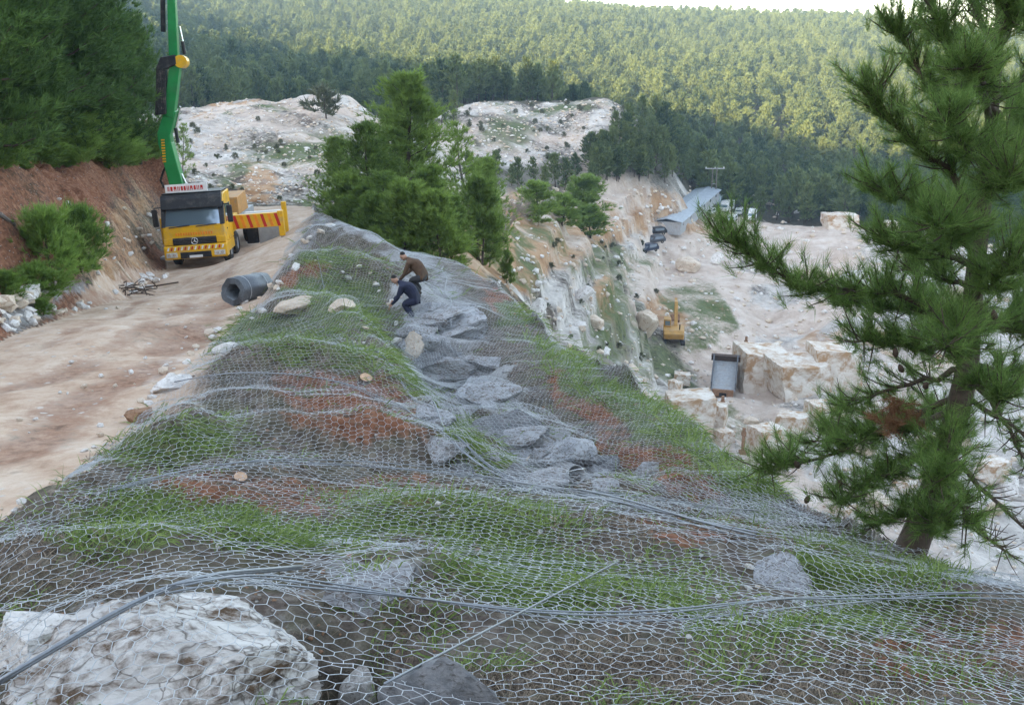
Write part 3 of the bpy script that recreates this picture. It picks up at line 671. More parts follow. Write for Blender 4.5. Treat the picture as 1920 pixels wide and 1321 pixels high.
for i in range(4):
    io = ng.nodes.new('GeometryNodeInstanceOnPoints'); oi = ng.nodes.new('GeometryNodeObjectInfo'); oi.transform_space = 'ORIGINAL'; oi.inputs['Object'].default_value = FSRC[i]; oi.inputs['As Instance'].default_value = True
    cmp_ = ng.nodes.new('FunctionNodeCompare'); cmp_.data_type = 'INT'; cmp_.operation = 'EQUAL'
    ii = [s for s in cmp_.inputs if s.type == 'INT' and s.enabled]; ng.links.new(ak, ii[0]); ii[1].default_value = i
    ng.links.new(gi.outputs[0], io.inputs['Points']); ng.links.new(cmp_.outputs[0], io.inputs['Selection']); ng.links.new(oi.outputs['Geometry'], io.inputs['Instance'])
    ng.links.new(cx.outputs[0], io.inputs['Rotation']); ng.links.new(asc, io.inputs['Scale']); ng.links.new(io.outputs[0], jn.inputs[0])
ng.links.new(jn.outputs[0], go.inputs[0])
md = fo.modifiers.new('scatter', 'NODES'); md.node_group = ng

# ------------------------------------------------------------------ rocks
def stone_mat(name, c1, c2, stain, scale=2.0, amt=0.62, cracks=False):
    m, nt, b, _ = new_mat(name); tc = N(nt, 'ShaderNodeTexCoord'); v = tc.outputs['Object']
    n1 = noise(nt, v, scale, 9, 0.65); n2 = noise(nt, v, scale * 2.1, 9, 0.72, 0.4); n3 = noise(nt, v, scale * 9, 6, 0.7)
    c = mix(nt, ramp(nt, n1, [(0.3, 0.0), (0.65, 1.0)]), c1, c2)
    c = mix(nt, ramp(nt, n2, [(amt - 0.1, 0.0), (amt + 0.06, 1.0)]), c, stain)
    if cracks:
        vo = N(nt, 'ShaderNodeTexVoronoi', feature='DISTANCE_TO_EDGE'); vo.inputs['Scale'].default_value = 2.2
        wv = N(nt, 'ShaderNodeMix', data_type='RGBA', blend_type='LINEAR_LIGHT'); wv.inputs[0].default_value = 0.35; nt.links.new(v, wv.inputs[6]); nz_ = N(nt, 'ShaderNodeTexNoise'); nz_.inputs['Scale'].default_value = 2.5; nt.links.new(v, nz_.inputs['Vector']); nt.links.new(nz_.outputs['Color'], wv.inputs[7]); nt.links.new(wv.outputs[2], vo.inputs['Vector'])
        c = mix(nt, math_n(nt, 'MULTIPLY', ramp(nt, vo.outputs['Distance'], [(0.0, 1.0), (0.035, 0.0)]), 0.75), c, (0.06, 0.042, 0.03))
    nt.links.new(c, b.inputs['Base Color']); b.inputs['Roughness'].default_value = 0.88; b.inputs['Specular IOR Level'].default_value = 0.2
    bump(nt, b, math_n(nt, 'ADD', n2, math_n(nt, 'MULTIPLY', n3, 0.35)), 0.6, 0.035)
    return m
M_white = stone_mat('white_marble', (0.56, 0.52, 0.49), (0.80, 0.76, 0.73), (0.16, 0.11, 0.075))
M_whiteb = stone_mat('boulder_marble', (0.46, 0.43, 0.41), (0.72, 0.69, 0.66), (0.12, 0.078, 0.05), 1.3, 0.56, True)
M_grey = stone_mat('grey_limestone', (0.10, 0.105, 0.115), (0.24, 0.235, 0.24), (0.05, 0.042, 0.035), 3.0)
M_bluish = stone_mat('bluish_limestone', (0.23, 0.24, 0.265), (0.46, 0.465, 0.49), (0.13, 0.105, 0.085), 3.0, 0.58, True)
M_slab = stone_mat('grey_slab', (0.20, 0.205, 0.215), (0.42, 0.42, 0.44), (0.12, 0.085, 0.06), 2.5, 0.58, True)
M_cream = stone_mat('cream_stone', (0.50, 0.40, 0.31), (0.70, 0.60, 0.50), (0.30, 0.15, 0.07), 2.0)
M_brown = stone_mat('brown_stone', (0.20, 0.11, 0.065), (0.36, 0.22, 0.14), (0.08, 0.05, 0.035), 3.0)

def rock_mesh(name, seed, sub=2, planes=11, mat=None, rough=0.05, flat=0.75, smooth=False):
    g = np.random.default_rng(seed); bm = bmesh.new(); bmesh.ops.create_icosphere(bm, subdivisions=sub, radius=1.0)
    V_ = np.array([v.co for v in bm.verts])
    nrm = g.normal(size=(planes, 3)); nrm /= np.linalg.norm(nrm, axis=1)[:, None]; off = g.uniform(0.45, 0.85, planes)
    for n_, d_ in zip(nrm, off):
        t = V_ @ n_ - d_; V_ = V_ - np.where(t > 0, t, 0)[:, None] * n_
    V_ += g.normal(size=V_.shape) * rough * (0.5 if sub > 2 else 1)
    if sub > 2:
        for fq, am in ((1.7, 0.10), (4.5, 0.05)):
            V_ *= (1 + am * fbm(V_[:, 0] * fq + V_[:, 2] * 1.3 * fq, V_[:, 1] * fq - V_[:, 2] * fq, seed, 3))[:, None]
    V_ /= np.abs(V_).max(0); V_[:, 2] *= flat
    for v, c in zip(bm.verts, V_): v.co = c
    me = bpy.data.meshes.new(name); bm.to_mesh(me); bm.free(); me.update()
    if smooth: me.polygons.foreach_set('use_smooth', [True] * len(me.polygons))
    if mat: me.materials.append(mat)
    return me
NETROCKS = []           # rocks that hold the netting up
def rock(name, px, py, wpx, hpx, mat, label, cat='boulder', seed=1, sub=4, depth=1.0, sink=0.35, rz=0.0, group=None, me=None, net=True, dy=0.0, tilt=0.0):
    p = ground_at(px, py + hpx * 0.3, 2.0, 300); k = p.length / F
    w = wpx * k / 2; hgt = hpx * k / 2 / max(0.25, math.cos(math.atan2(-p.z, p.y)))
    o = obj(name, me or rock_mesh(name, seed, sub, 12, mat, 0.02, 1.0))
    o.scale = (w, w * depth, hgt); o.location = (p.x, p.y + dy, hz(p.x, p.y + dy) + hgt * (1 - 2 * sink)); o.rotation_euler = (tilt, 0, rz)
    tag(o, label, cat, group)
    if net: NETROCKS.append((o.location.x, o.location.y, o.location.z, w, w * depth, hgt))
    return o
rock('boulder', 345, 1215, 560, 230, M_whiteb, 'big white boulder with brown cracks under the netting, bottom left', seed=317, sub=5, depth=0.62, sink=0.43, rz=0.15)
rock('boulder', 830, 1275, 250, 130, M_grey, 'dark grey boulder under the netting right of the big white one', seed=318, depth=0.6, sink=0.45, rz=-0.2, net=False)
rock('boulder', 660, 1290, 90, 110, M_white, 'pale jagged rock between the big white boulder and the dark one', seed=319, depth=0.6, sink=0.4, net=False)
rock('boulder', 705, 1075, 180, 70, M_slab, 'stained grey rock under the netting above the dark boulder', seed=303, depth=0.8, sink=0.52)
rock('boulder', 60, 1200, 150, 90, M_white, 'small white rock under the netting at the left edge', seed=304, depth=0.8, sink=0.35)
rock('boulder', 1470, 1060, 110, 70, M_bluish, 'blue-grey rock under the netting near the foreground pine', seed=305, depth=0.9, sink=0.48)
rock('boulder', 1046, 838, 150, 80, M_bluish, 'pale blue-grey slab in the gully, centre of the slope', seed=306, depth=0.8, sink=0.40, rz=0.5)
rock('boulder', 965, 790, 170, 70, M_grey, 'cracked grey slab in the gully above the pale slab', seed=307, depth=0.9, sink=0.45)
rock('boulder', 860, 590, 150, 60, M_bluish, 'pale grey slab right of the crouching workers', seed=308, depth=0.9, sink=0.5)
rock('boulder', 775, 640, 60, 80, M_cream, 'buff rock face just below the workers', seed=309, sink=0.4)
rock('boulder', 560, 565, 110, 40, M_cream, 'flat buff slab beside the mesh roll', seed=310, sink=0.4, depth=.7)
rock('boulder', 330, 716, 96, 28, M_white, 'long white rock lying along the road shoulder', seed=311, depth=0.55, sink=0.35, rz=0.9, net=False)
rock('boulder', 420, 652, 60, 24, M_white, 'white rock on the road shoulder below the mesh roll', seed=312, depth=0.6, sink=0.35, rz=0.9, net=False)
rock('boulder', 262, 778, 54, 36, M_brown, 'rusty brown rock on the road shoulder', seed=313, sink=0.3, net=False)
rock('boulder', 645, 570, 60, 28, M_cream, 'pale ledge of rock in the grass left of the workers', seed=314, sink=0.4)

LEDGES = [rock_mesh('ledge_rock', 330 + i, 3, 15, (M_bluish, M_slab, M_slab, M_bluish, M_slab, M_grey)[i], 0.03, 1.0) for i in range(6)]
g_ = random.Random(77); LN = [(795,570),(825,620),(850,690),(880,740),(930,790),(985,850),(1050,895)]
for i in range(58):
    t = (i + g_.random()) / 58 * (len(LN) - 1.001); k = int(t); f = t - k
    rock('ledge_rock', LN[k][0] * (1 - f) + LN[k + 1][0] * f + g_.gauss(0, 26 + 10 * t), LN[k][1] * (1 - f) + LN[k + 1][1] * f + g_.gauss(0, 12), g_.uniform(50, 140), g_.uniform(18, 50), None, 'broken grey ledge rock in the outcrop running down the gully', 'rock', me=LEDGES[g_.randrange(6)], depth=g_.uniform(.6, 1.1), sink=g_.uniform(.45, .62), rz=g_.uniform(0, 6), group='rocks of the gully outcrop', tilt=g_.uniform(-.3, .3))

# loose stones, each its own object
STK = [rock_mesh('stone', 400 + i, 1, 9, M_white, 0.05, 0.7) for i in range(4)] + [rock_mesh('stone', 410 + i, 1, 9, M_cream, 0.05, 0.7) for i in range(2)]
g_ = random.Random(11)
def strew(n, line, spread, size, label, group, kits=STK, seed=0):
    g_ = random.Random(seed)
    for i in range(n):
        t = g_.uniform(0, len(line) - 1.001); k = int(t); f = t - k
        px = line[k][0] * (1 - f) + line[k + 1][0] * f + g_.gauss(0, spread); py = line[k][1] * (1 - f) + line[k + 1][1] * f + g_.gauss(0, spread * 0.4)
        if px < -20 or px > 1940 or py > 1330: continue
        p = ground_at(px, py, 2.5, 320); s = p.length / F * g_.uniform(*size) / 2
        o = obj('stone', kits[g_.randrange(len(kits))]); o.location = (p.x, p.y, p.z + s * 0.15); o.scale = (s, s * g_.uniform(.6, 1), s * g_.uniform(.6, 1.1)); o.rotation_euler = (g_.uniform(-.4, .4), g_.uniform(-.4, .4), g_.uniform(0, 6.28))
        tag(o, label, 'stone', group)
strew(50, [(0,610),(60,600),(160,575),(250,545),(310,512)], 16, (6, 26), 'pale loose stone in the rubble at the foot of the red bank', 'stones at the foot of the red bank', seed=1)
strew(40, [(150,420),(230,400),(290,440),(200,500),(120,380),(40,420)], 30, (5, 15), 'stone stuck in the face of the red bank', 'stones in the bank face', seed=12)
strew(14, [(0,575),(50,560)], 16, (24, 52), 'large white stone piled at the left edge under the red bank', 'large stones at the left edge', seed=2)
strew(60, [(0,970),(120,890),(240,780),(330,690),(420,620),(500,555),(560,470),(620,415)], 13, (6, 22), 'pale stone along the road shoulder where the netting starts', 'stones along the road shoulder', seed=3)
strew(24, [(0,800),(150,740),(300,640),(420,560)], 40, (4, 14), 'small stone lying on the dirt road', 'small stones on the dirt road', seed=4)
strew(24, [(300,1000),(700,960),(1100,1050),(1500,1150)], 90, (8, 20), 'pale stone on the foreground slope under the netting', 'stones under the near netting', seed=5)
strew(24, [(780,640),(860,720),(920,800),(1000,880)], 34, (7, 24), 'pale stone in the gully of the netted slope', 'stones in the gully', seed=6)
strew(26, [(580,480),(680,520),(760,600),(720,640)], 34, (6, 18), 'pale stone on the upper netted slope left of the workers', 'stones on the upper slope', seed=7)
strew(24, [(960,480),(1010,560),(1060,600),(1130,680)], 26, (8, 26), 'pale stone on the ledges just beyond the netted slope', 'stones beyond the slope', seed=8)

# fine rubble over the quarry and the heaps: nobody could count it
def rubble(name, n, sampler, size, mats, label, seed):
    g = np.random.default_rng(seed); px, py = sampler(g, n); pts = []
    a = [rock_mesh('r', 500 + i, 1, 8, None, 0.06, 0.75) for i in range(5)]
    ca = [np.array([v.co for v in m_.vertices]) for m_ in a]; fa = [np.array([p_.vertices[:] for p_ in m_.polygons]) for m_ in a]
    Vs = []; Fs = []; mi = []; b = 0
    ys = np.exp(np.linspace(math.log(46), math.log(330), 420))
    u = (px - W0 / 2) / F; v = (H0 / 2 - py) / F; kx = u / (CP + v * SP); kz = (-SP + v * CP) / (CP + v * SP)
    for c in range(0, n, 400):
        X = kx[c:c + 400, None] * ys; Y = np.broadcast_to(ys, X.shape)
        Z = HMAP(X, Y); hit = Z > kz[c:c + 400, None] * ys; i = hit.argmax(1); ok = hit.any(1)
        for j in np.nonzero(ok)[0]: pts.append((X[j, i[j]], ys[i[j]], Z[j, i[j]]))
    for p in pts:
        d = math.hypot(p[0], p[1]); s = d / F * g.uniform(*size) * (0.5 if g.uniform() < 0.6 else 0.8); q = g.integers(0, 5)
        A = ca[q] * s * g.uniform(0.6, 1.2, 3); w = g.uniform(0, 6.28); c_, s_ = math.cos(w), math.sin(w)
        A = np.c_[A[:, 0] * c_ - A[:, 1] * s_, A[:, 0] * s_ + A[:, 1] * c_, A[:, 2]] + np.array(p) + [0, 0, s * 0.1]
        Vs.append(A); Fs.append(fa[q] + b); b += len(A); mi += [g.integers(0, len(mats))] * len(fa[q])
    me = mesh_np(name, np.concatenate(Vs), np.concatenate(Fs))
    for m_ in mats: me.materials.append(m_)
    me.polygons.foreach_set('material_index', np.array(mi, np.int32))
    tag(obj(name, me), label, 'rubble', None, 'stuff')
# quick lookup of the land from the polar sheet
lr = np.log(rr)
def HMAP(X, Y):
    r_ = np.log(np.maximum(np.hypot(X, Y), 1)); t_ = np.arctan2(X, Y)
    i = np.clip(np.searchsorted(lr, r_) - 1, 0, nR - 2); j = np.clip(np.searchsorted(th, t_) - 1, 0, nT - 2)
    a = np.clip((r_ - lr[i]) / (lr[i + 1] - lr[i]), 0, 1); b = np.clip((t_ - th[j]) / (th[j + 1] - th[j]), 0, 1)
    return (GZ[i, j] * (1 - b) + GZ[i, j + 1] * b) * (1 - a) + (GZ[i + 1, j] * (1 - b) + GZ[i + 1, j + 1] * b) * a
rubble('heap_rubble', 1300, lambda g, n: (g.uniform(350, 720, n), g.uniform(185, 385, n)), (2, 6), [M_cream, M_white, M_cream], 'pale rubble on the large spoil heap', 1)
rubble('heap_rubble', 900, lambda g, n: (g.uniform(850, 1190, n), g.uniform(190, 310, n)), (2, 5.5), [M_cream, M_white, M_cream], 'pale rubble on the middle spoil heap', 2)
rubble('quarry_rubble', 3000, lambda g, n: (g.uniform(920, 1920, n), g.uniform(350, 1080, n)), (2.5, 10), [M_white, M_cream, M_cream, M_white], 'broken white stone strewn over the quarry', 3)
# small dark shrubs on the heaps
SMK = pine_meshes('heap_shrub', 160, 1.6, 1.1, 14, 9, 6, 0.42, 0.08, M_dust, low=0.02, prof=0.4)
def heap_shrubs(n, x0, x1, y0, y1, label, group, seed):
    g = random.Random(seed)
    for i in range(n):
        px, py = g.uniform(x0, x1), g.uniform(y0, y1); p = ground_at(px, py, 50, 330)
        if p.y < 58 or p.y > 320: continue
        tree('heap_shrub', SMK, p, p.length / F * g.uniform(4, 10), g.uniform(0, 6), label, 'shrub', group, 1.2)
heap_shrubs(44, 350, 690, 195, 385, 'small dusty shrub on the large spoil heap behind the truck', 'shrubs on the large heap', 1)
heap_shrubs(44, 870, 1180, 190, 300, 'small dusty shrub on the middle spoil heap', 'shrubs on the middle heap', 2)
heap_shrubs(26, 960, 1240, 450, 680, 'small shrub on the overgrown ledges above the quarry', 'shrubs on the quarry ledges', 3)
p = ground_at(612, 222, 60, 330); tree('heap_shrub', SMK, p, p.length / F * 46, 1.0, 'lone grey-green shrub on the bare top of the large spoil heap', 'shrub', None, 1.4)

# ------------------------------------------------------------------ the wire netting
gx0, gx1, gy0, gy1, cs = -15.0, 9.0, 2.2, 46.0, 0.06
nx = int((gx1 - gx0) / cs) + 1; ny = int((gy1 - gy0) / cs) + 1
NXg, NYg = np.meshgrid(gx0 + np.arange(nx) * cs, gy0 + np.arange(ny) * cs)
NZg = HMAP(NXg, NYg)
for bx, by, bz, w, dpt, hg in NETROCKS:
    q = 1 - (((NXg - bx) / (w * 1.02)) ** 2 + ((NYg - by) / (dpt * 1.02)) ** 2)
    NZg = np.where(q > 0, np.maximum(NZg, bz + hg * np.sqrt(np.maximum(q, 0)) * 1.0 + 0.012), NZg)
def blur(A, n, it=2):
    for _ in range(it):
        for ax in (0, 1):
            c = np.cumsum(np.pad(A, [(n + 1, n) if a == ax else (0, 0) for a in (0, 1)], mode='edge'), axis=ax)
            A = ((c[2 * n + 1:] - c[:-(2 * n + 1)]) if ax == 0 else (c[:, 2 * n + 1:] - c[:, :-(2 * n + 1)])) / (2 * n + 1)
    return A
_b = NZg
for _ in range(7): _b = np.maximum(blur(_b, 7, 1), NZg)
NETZ = np.maximum(blur(_b, 2, 1), NZg) + 0.035
def netz(x, y):
    i = np.clip((np.asarray(y) - gy0) / cs, 0, ny - 1.001); j = np.clip((np.asarray(x) - gx0) / cs, 0, nx - 1.001)
    i0 = i.astype(int); j0 = j.astype(int); a = i - i0; b = j - j0
    return (NETZ[i0, j0] * (1 - b) + NETZ[i0, j0 + 1] * b) * (1 - a) + (NETZ[i0 + 1, j0] * (1 - b) + NETZ[i0 + 1, j0 + 1] * b) * a
M_wire = plain('galvanised_wire', (0.56, 0.58, 0.61), 0.5, 0.35, var=0.35, scale=3, spec=0.5)
M_cable = plain('steel_cable', (0.27, 0.285, 0.31), 0.45, 0.7, var=0.2, scale=30)
NETPOLY_PX = [(-60,1000),(60,955),(130,890),(240,800),(330,715),(400,645),(470,585),(500,545),(520,500),(540,455),(575,400),(600,370),(680,400),(740,430),(860,445),(960,505),(1040,590),(1160,670),(1310,750),(1410,850),(1460,905),(1580,940),(1700,985),(2350,1120),(2350,1500),(-300,1500),(-300,1090)]
SEAMS = [[(-60,1330),(330,1125),(600,1085),(800,1130),(1000,1165),(1300,1175),(1600,1130),(1980,1080)],
         [(-60,1040),(200,930),(450,868),(700,868),(950,905),(1180,945),(1420,965),(1980,1000)],
         [(200,800),(330,722),(560,700),(700,735),(800,800),(860,850),(960,905),(1200,950)],
         [(380,650),(420,640),(560,600),(680,655),(800,740),(860,850),(930,905)]]
def seam_y(k, px): 
    a = np.array(SEAMS[k], float); return np.interp(px, a[:, 0], a[:, 1], left=a[0, 1], right=a[-1, 1])
def net_panel(label, wpx, phi, seed, sel, lift, dmax=46.0):
    W_ = 0.088; a = W_ / math.sqrt(3); c, s = math.cos(phi), math.sin(phi)
    g = np.random.default_rng(seed)
    ext = 48
    I, J = np.meshgrid(np.arange(-int(ext / W_ * 0.62), int(ext / W_ * 0.62)), np.arange(-int(ext / (1.5 * a) * 0.62), int(ext / (1.5 * a) * 0.62)))
    ax = W_ * (I + 0.5 * (J % 2)); ay = 1.5 * a * J
    def place(u, v):
        wu = 0.10 * fbm(u * 0.5, v * 0.5, seed, 2) + 0.035 * fbm(u * 4, v * 4, seed + 4, 3); wv = 0.22 * fbm(u * 0.6, v * 0.6, seed + 1, 3) + 0.035 * fbm(u * 5, v * 5, seed + 5, 2)
        u = u + wu; v = v + wv
        return u * c - v * s - 3.0, u * s + v * c + 22.0
    x, y = place(ax, ay)
    # keep cells near the panel only
    def keep(x, y):
        ok = (x > gx0 + .1) & (x < gx1 - .1) & (y > gy0 + .1) & (y < gy1 - .1)
        z = netz(x, y); px, py = project(x, y, z)
        return ok & inside(px, py, NETPOLY_PX) & sel(px, py, x, y) & (inside(x, y, NEARPOLY) | (dist_poly(x, y, NEARPOLY, True) < 0.35))
    k = keep(x, y); ii = I[k]; jj = J[k]
    key = lambda i, j, t: (i.astype(np.int64) + 4000) * 40000 + (j.astype(np.int64) + 4000) * 2 + t
    odd = (jj % 2)
    E = [(key(ii, jj, 0), key(ii, jj, 1)), (key(ii, jj, 1), key(ii + odd - 1, jj + 1, 0)), (key(ii, jj, 1), key(ii + odd, jj + 1, 0))]
    def coord(kk):
        t = kk % 2; j = (kk // 2) % 20000 - 4000; i = kk // 40000 - 4000
        u = W_ * (i + 0.5 * (j % 2)); v = 1.5 * a * j + t * a * 0.92
        x, y = place(u, v); h_ = hash2(i, j * 2 + t, seed)
        return np.stack([x, y, netz(x, y) + lift + 0.016 * (h_ - 0.5) + 0.035 * fbm(x * 1.7, y * 1.7, seed + 8, 3) + 0.05 * np.abs(fbm(x * 0.8 + 0.3 * y, y * 2.6, seed + 9, 2))], -1)
    Vs = []
    for q, (e0, e1) in enumerate(E):
        p0 = coord(e0); p1 = coord(e1); d = np.hypot(p0[:, 0], p0[:, 1])
        rad = (0.0027 if q == 0 else 0.0018) * np.ones(len(d))
        t = p1 - p0; t /= np.linalg.norm(t, axis=1)[:, None] + 1e-9
        n1 = np.cross(t, np.array([0.1, 0.2, 1.0])); n1 /= np.linalg.norm(n1, axis=1)[:, None] + 1e-9; n2 = np.cross(t, n1)
        ring = []
        for w in (0.5, 2.594, 4.689):
            o_ = (n1 * math.cos(w) + n2 * math.sin(w)) * rad[:, None]; ring += [p0 + o_, p1 + o_]
        Vs.append(np.stack(ring, 1))          # n,6,3  (p0a p1a p0b p1b p0c p1c)
    Vs = np.concatenate(Vs); n = len(Vs); b = (np.arange(n) * 6)[:, None]
    Fq = np.concatenate([b + np.array([[0, 2, 3, 1]]), b + np.array([[2, 4, 5, 3]]), b + np.array([[4, 0, 1, 5]])])
    me = mesh_np('wire_netting', Vs.reshape(-1, 3), Fq); o = obj('wire_netting', me, M_wire)
    tag(o, label, 'netting', 'sheets of hexagonal wire netting')
    print('NET', label, n)
    return o
R_SPLIT = lambda px: np.interp(px, [560, 640, 780, 830, 900, 1000, 1080, 1200, 1450], [380, 440, 560, 620, 700, 780, 830, 900, 990])
net_panel('nearest sheet of hexagonal wire netting over the boulders at the bottom', 0, 0.05, 61, lambda px, py, x, y: py > seam_y(0, px) - 26, 0.0)
net_panel('wire netting sheet over green grass between the two long cables in the foreground', 0, 0.42, 62, lambda px, py, x, y: (py < seam_y(0, px) + 18) & (py > seam_y(1, px) - 10), 0.012)
net_panel('wire netting sheet over the red-brown hollows in the middle of the slope', 0, -0.35, 63, lambda px, py, x, y: (py < seam_y(1, px) + 14) & (py > seam_y(2, px) - 8), 0.004)
net_panel('wire netting sheet over the gully right of centre', 0, 0.95, 64, lambda px, py, x, y: (py < seam_y(2, px) + 6) & (py > seam_y(3, px) - 4) | (py < seam_y(2, px) + 6) & (px > 760) & (py > R_SPLIT(px) - 4), 0.016)
net_panel('wire netting sheet over the berm beside the truck', 0, -0.6, 65, lambda px, py, x, y: (py < seam_y(3, px) + 4) & ((px < 790) & (py > R_SPLIT(px) - 3) | (px < 560)), 0.008)
net_panel('wire netting sheet along the far right edge of the slope, above the quarry', 0, 0.3, 66, lambda px, py, x, y: (py < R_SPLIT(px) + 4), 0.004)

def cable(px_pts, rad, label, strands=2, lift=0.03, wave=0.02, name='steel_cable', straight=False, seed=0):
    g = random.Random(seed); P_ = []
    def hit(px, py):
        a_ = at(px, py, 1.0); ys = np.exp(np.linspace(math.log(2.5), math.log(45), 900)); z = netz(a_.x * ys, ys); h_ = z > a_.z * ys
        y = ys[int(h_.argmax())] if h_.any() else 5.0
        return Vector((a_.x * y, y, 0))
    pts = [hit(*p) for p in px_pts]; out = []
    for i in range(len(pts) - 1):
        n = max(3, int((pts[i + 1] - pts[i]).length / 0.12))
        for k in range(n + (i == len(pts) - 2)): out.append(pts[i].lerp(pts[i + 1], k / n))
    for _ in range(60):
        out = [out[0]] + [(out[i - 1] + out[i] * 2 + out[i + 1]) / 4 for i in range(1, len(out) - 1)] + [out[-1]]
    e = empty(name, (out[0].x, out[0].y, float(netz(out[0].x, out[0].y)))); zz = [float(netz(p.x, p.y)) + lift for p in out]
    for _ in range(12): zz = [zz[0]] + [max((zz[i - 1] + zz[i] * 2 + zz[i + 1]) / 4, zz[i] - .01) for i in range(1, len(zz) - 1)] + [zz[-1]]
    if straight: zz = [zz[0] + (zz[-1] - zz[0]) * i / (len(zz) - 1) + 0.02 for i in range(len(zz))]
    for s in range(strands):
        mb = MB(); ph = g.uniform(0, 6); mb.tube([Vector((p.x + wave * math.sin(i * 0.21 + ph), p.y + wave * 1.6 * math.sin(i * 0.13 + 2 * ph), z + 0.012 * s)) - e.location for i, (p, z) in enumerate(zip(out, zz))], rad, 6)
        mb.build('strand', M_cable, e, True)
    return tag(e, label, 'cable')
cable(SEAMS[0][1:-2] + [(1600,1135),(1760,1122),(1930,1128)], 0.0055, 'twisted wire edge cable sagging right across the foreground netting', 3, 0.04, 0.035, seed=1)
cable([(0,1300),(150,1225),(330,1128),(560,1082)], 0.010, 'thick dark cable across the big white boulder at lower left', 2, 0.05, 0.02, seed=2)
cable([(722,1312),(1160,1070)], 0.0065, 'single taut steel rope crossing the dark boulder diagonally', 1, 0.06, 0.0, straight=True, seed=3)
cable(SEAMS[1][1:-1], 0.0055, 'netting seam cable crossing the middle of the slope', 3, 0.03, 0.03, seed=4)
cable(SEAMS[2][1:-1], 0.007, 'netting seam cable above the red-brown hollow', 2, 0.03, 0.03, seed=5)
cable([(640,640),(760,720),(860,820),(960,905)], 0.007, 'seam cable running down beside the gully', 2, 0.03, 0.03, seed=6)
cable([(560,470),(650,560),(740,640),(800,690)], 0.008, 'cable running down the upper slope below the workers', 1, 0.03, 0.02, seed=7)
cable([(1080,930),(1180,945),(1290,985),(1420,1010)], 0.010, 'rolled netting edge above the straw-coloured hollow on the right', 3, 0.03, 0.03, seed=8)
cable([(830,500),(840,560),(850,620)], 0.012, 'rope hanging down the grey slab right of the workers', 1, 0.03, 0.05, seed=9)

def clods(n, seed):
    g = np.random.default_rng(seed); yv = np.exp(g.uniform(math.log(3.3), math.log(30), n)); x = g.uniform(-0.6, 0.6, n) * yv; z = HMAP(x, yv); px, py = project(x, yv, z)
    ok = inside(px, py, NETPOLY_PX) & (fbm(x * 0.9, yv * 0.9, 95, 3) > g.uniform(-0.5, 0.5, n)); x, y, z = x[ok], yv[ok], z[ok]
    a = [rock_mesh('c', 520 + i, 1, 8, None, 0.09, 0.8) for i in range(5)]; ca = [np.array([v.co for v in m_.vertices]) for m_ in a]; fa = [np.array([p_.vertices[:] for p_ in m_.polygons])[:, :] for m_ in a]
    Vs = []; Fs = []; b = 0; mi = []
    for i in range(len(x)):
        q = g.integers(0, 5); s_ = min(y[i], 14) / F * g.uniform(3, 13) * 0.6; w = g.uniform(0, 6.28); A = ca[q] * s_ * g.uniform(.6, 1.2, 3); A = np.c_[A[:, 0] * math.cos(w) - A[:, 1] * math.sin(w), A[:, 0] * math.sin(w) + A[:, 1] * math.cos(w), A[:, 2]] + [x[i], y[i], z[i]]
        Vs.append(A); Fs.append(fa[q] + b); b += len(A); mi += [int(g.choice([0, 0, 1, 1, 2]))] * len(fa[q])
    me = mesh_np('soil_clods', np.concatenate(Vs), np.concatenate(Fs))
    for m_ in (M_clod, M_brown, M_slab): me.materials.append(m_)
    me.polygons.foreach_set('material_index', np.array(mi, np.int32)); tag(obj('soil_clods', me), 'small clods and grit lying on the slope under the netting', 'clods', None, 'stuff')
M_clod = stone_mat('clod', (0.07, 0.05, 0.04), (0.20, 0.15, 0.12), (0.04, 0.03, 0.02), 4.0)
clods(7000, 4)

# ------------------------------------------------------------------ grass and dry litter pressed under the netting
M_grass = foliage('grass', (0.05, 0.105, 0.022), (0.30, 0.38, 0.115), 0.38)
M_straw = foliage('straw', (0.06, 0.04, 0.03), (0.44, 0.35, 0.26), 0.15)
def litter(name, n, accept, ln, wd, lift, mat, label, seed):
    g = np.random.default_rng(seed)
    yv = np.exp(g.uniform(math.log(3.2), math.log(44), n * 9)); uv = g.uniform(-0.6, 0.6, n * 9); x = uv * yv; z = HMAP(x, yv)
    px, py = project(x, yv, z); ok = inside(px, py, NETPOLY_PX) & accept(px, py, x, yv, g)
    x, y, z, px = x[ok][:n], yv[ok][:n], z[ok][:n], px[ok][:n]; n = len(x)
    e = 0.15; dx = HMAP(x + e, y) - z; dy = HMAP(x, y + e) - z
    dn = np.c_[-dx, -dy, -(dx * dx + dy * dy) / e] * 6; dn /= np.linalg.norm(dn, axis=1)[:, None] + 0.3
    dirs = dn + g.normal(size=(n, 3)) * (np.array([0.55, 0.55, 0.2]) if name == 'grass' else np.array([1.3, 1.3, 0.3])) + np.array([0.25, 0, lift]); dirs /= np.linalg.norm(dirs, axis=1)[:, None]
    sc = (y / 9.0) ** 0.55
    q = np.cross(dirs, g.normal(size=(n, 3))); q /= np.linalg.norm(q, axis=1)[:, None]
    l = (ln * sc * g.uniform(0.5, 1.3, n))[:, None]; w = (wd * sc * g.uniform(0.6, 1.4, n))[:, None]; b = np.c_[x, y, z - 0.01]
    mid = b + dirs * l * 0.55 + np.array([0, 0, 0.03]); tip = b + dirs * l
    tip[:, 2] -= 0.02
    Vv = np.stack([b - q * w / 2, b + q * w / 2, mid + q * w * .4, mid - q * w * .4, tip], 1).reshape(-1, 3); k = (np.arange(n) * 5)[:, None]
    Ft = np.concatenate([k + np.array([[0, 1, 2]]), k + np.array([[0, 2, 3]]), k + np.array([[3, 2, 4]])])
    tag(obj(name, mesh_np(name, Vv, Ft), mat), label, name.replace('_', ' '), None, 'stuff'); print('LITTER', name, n)
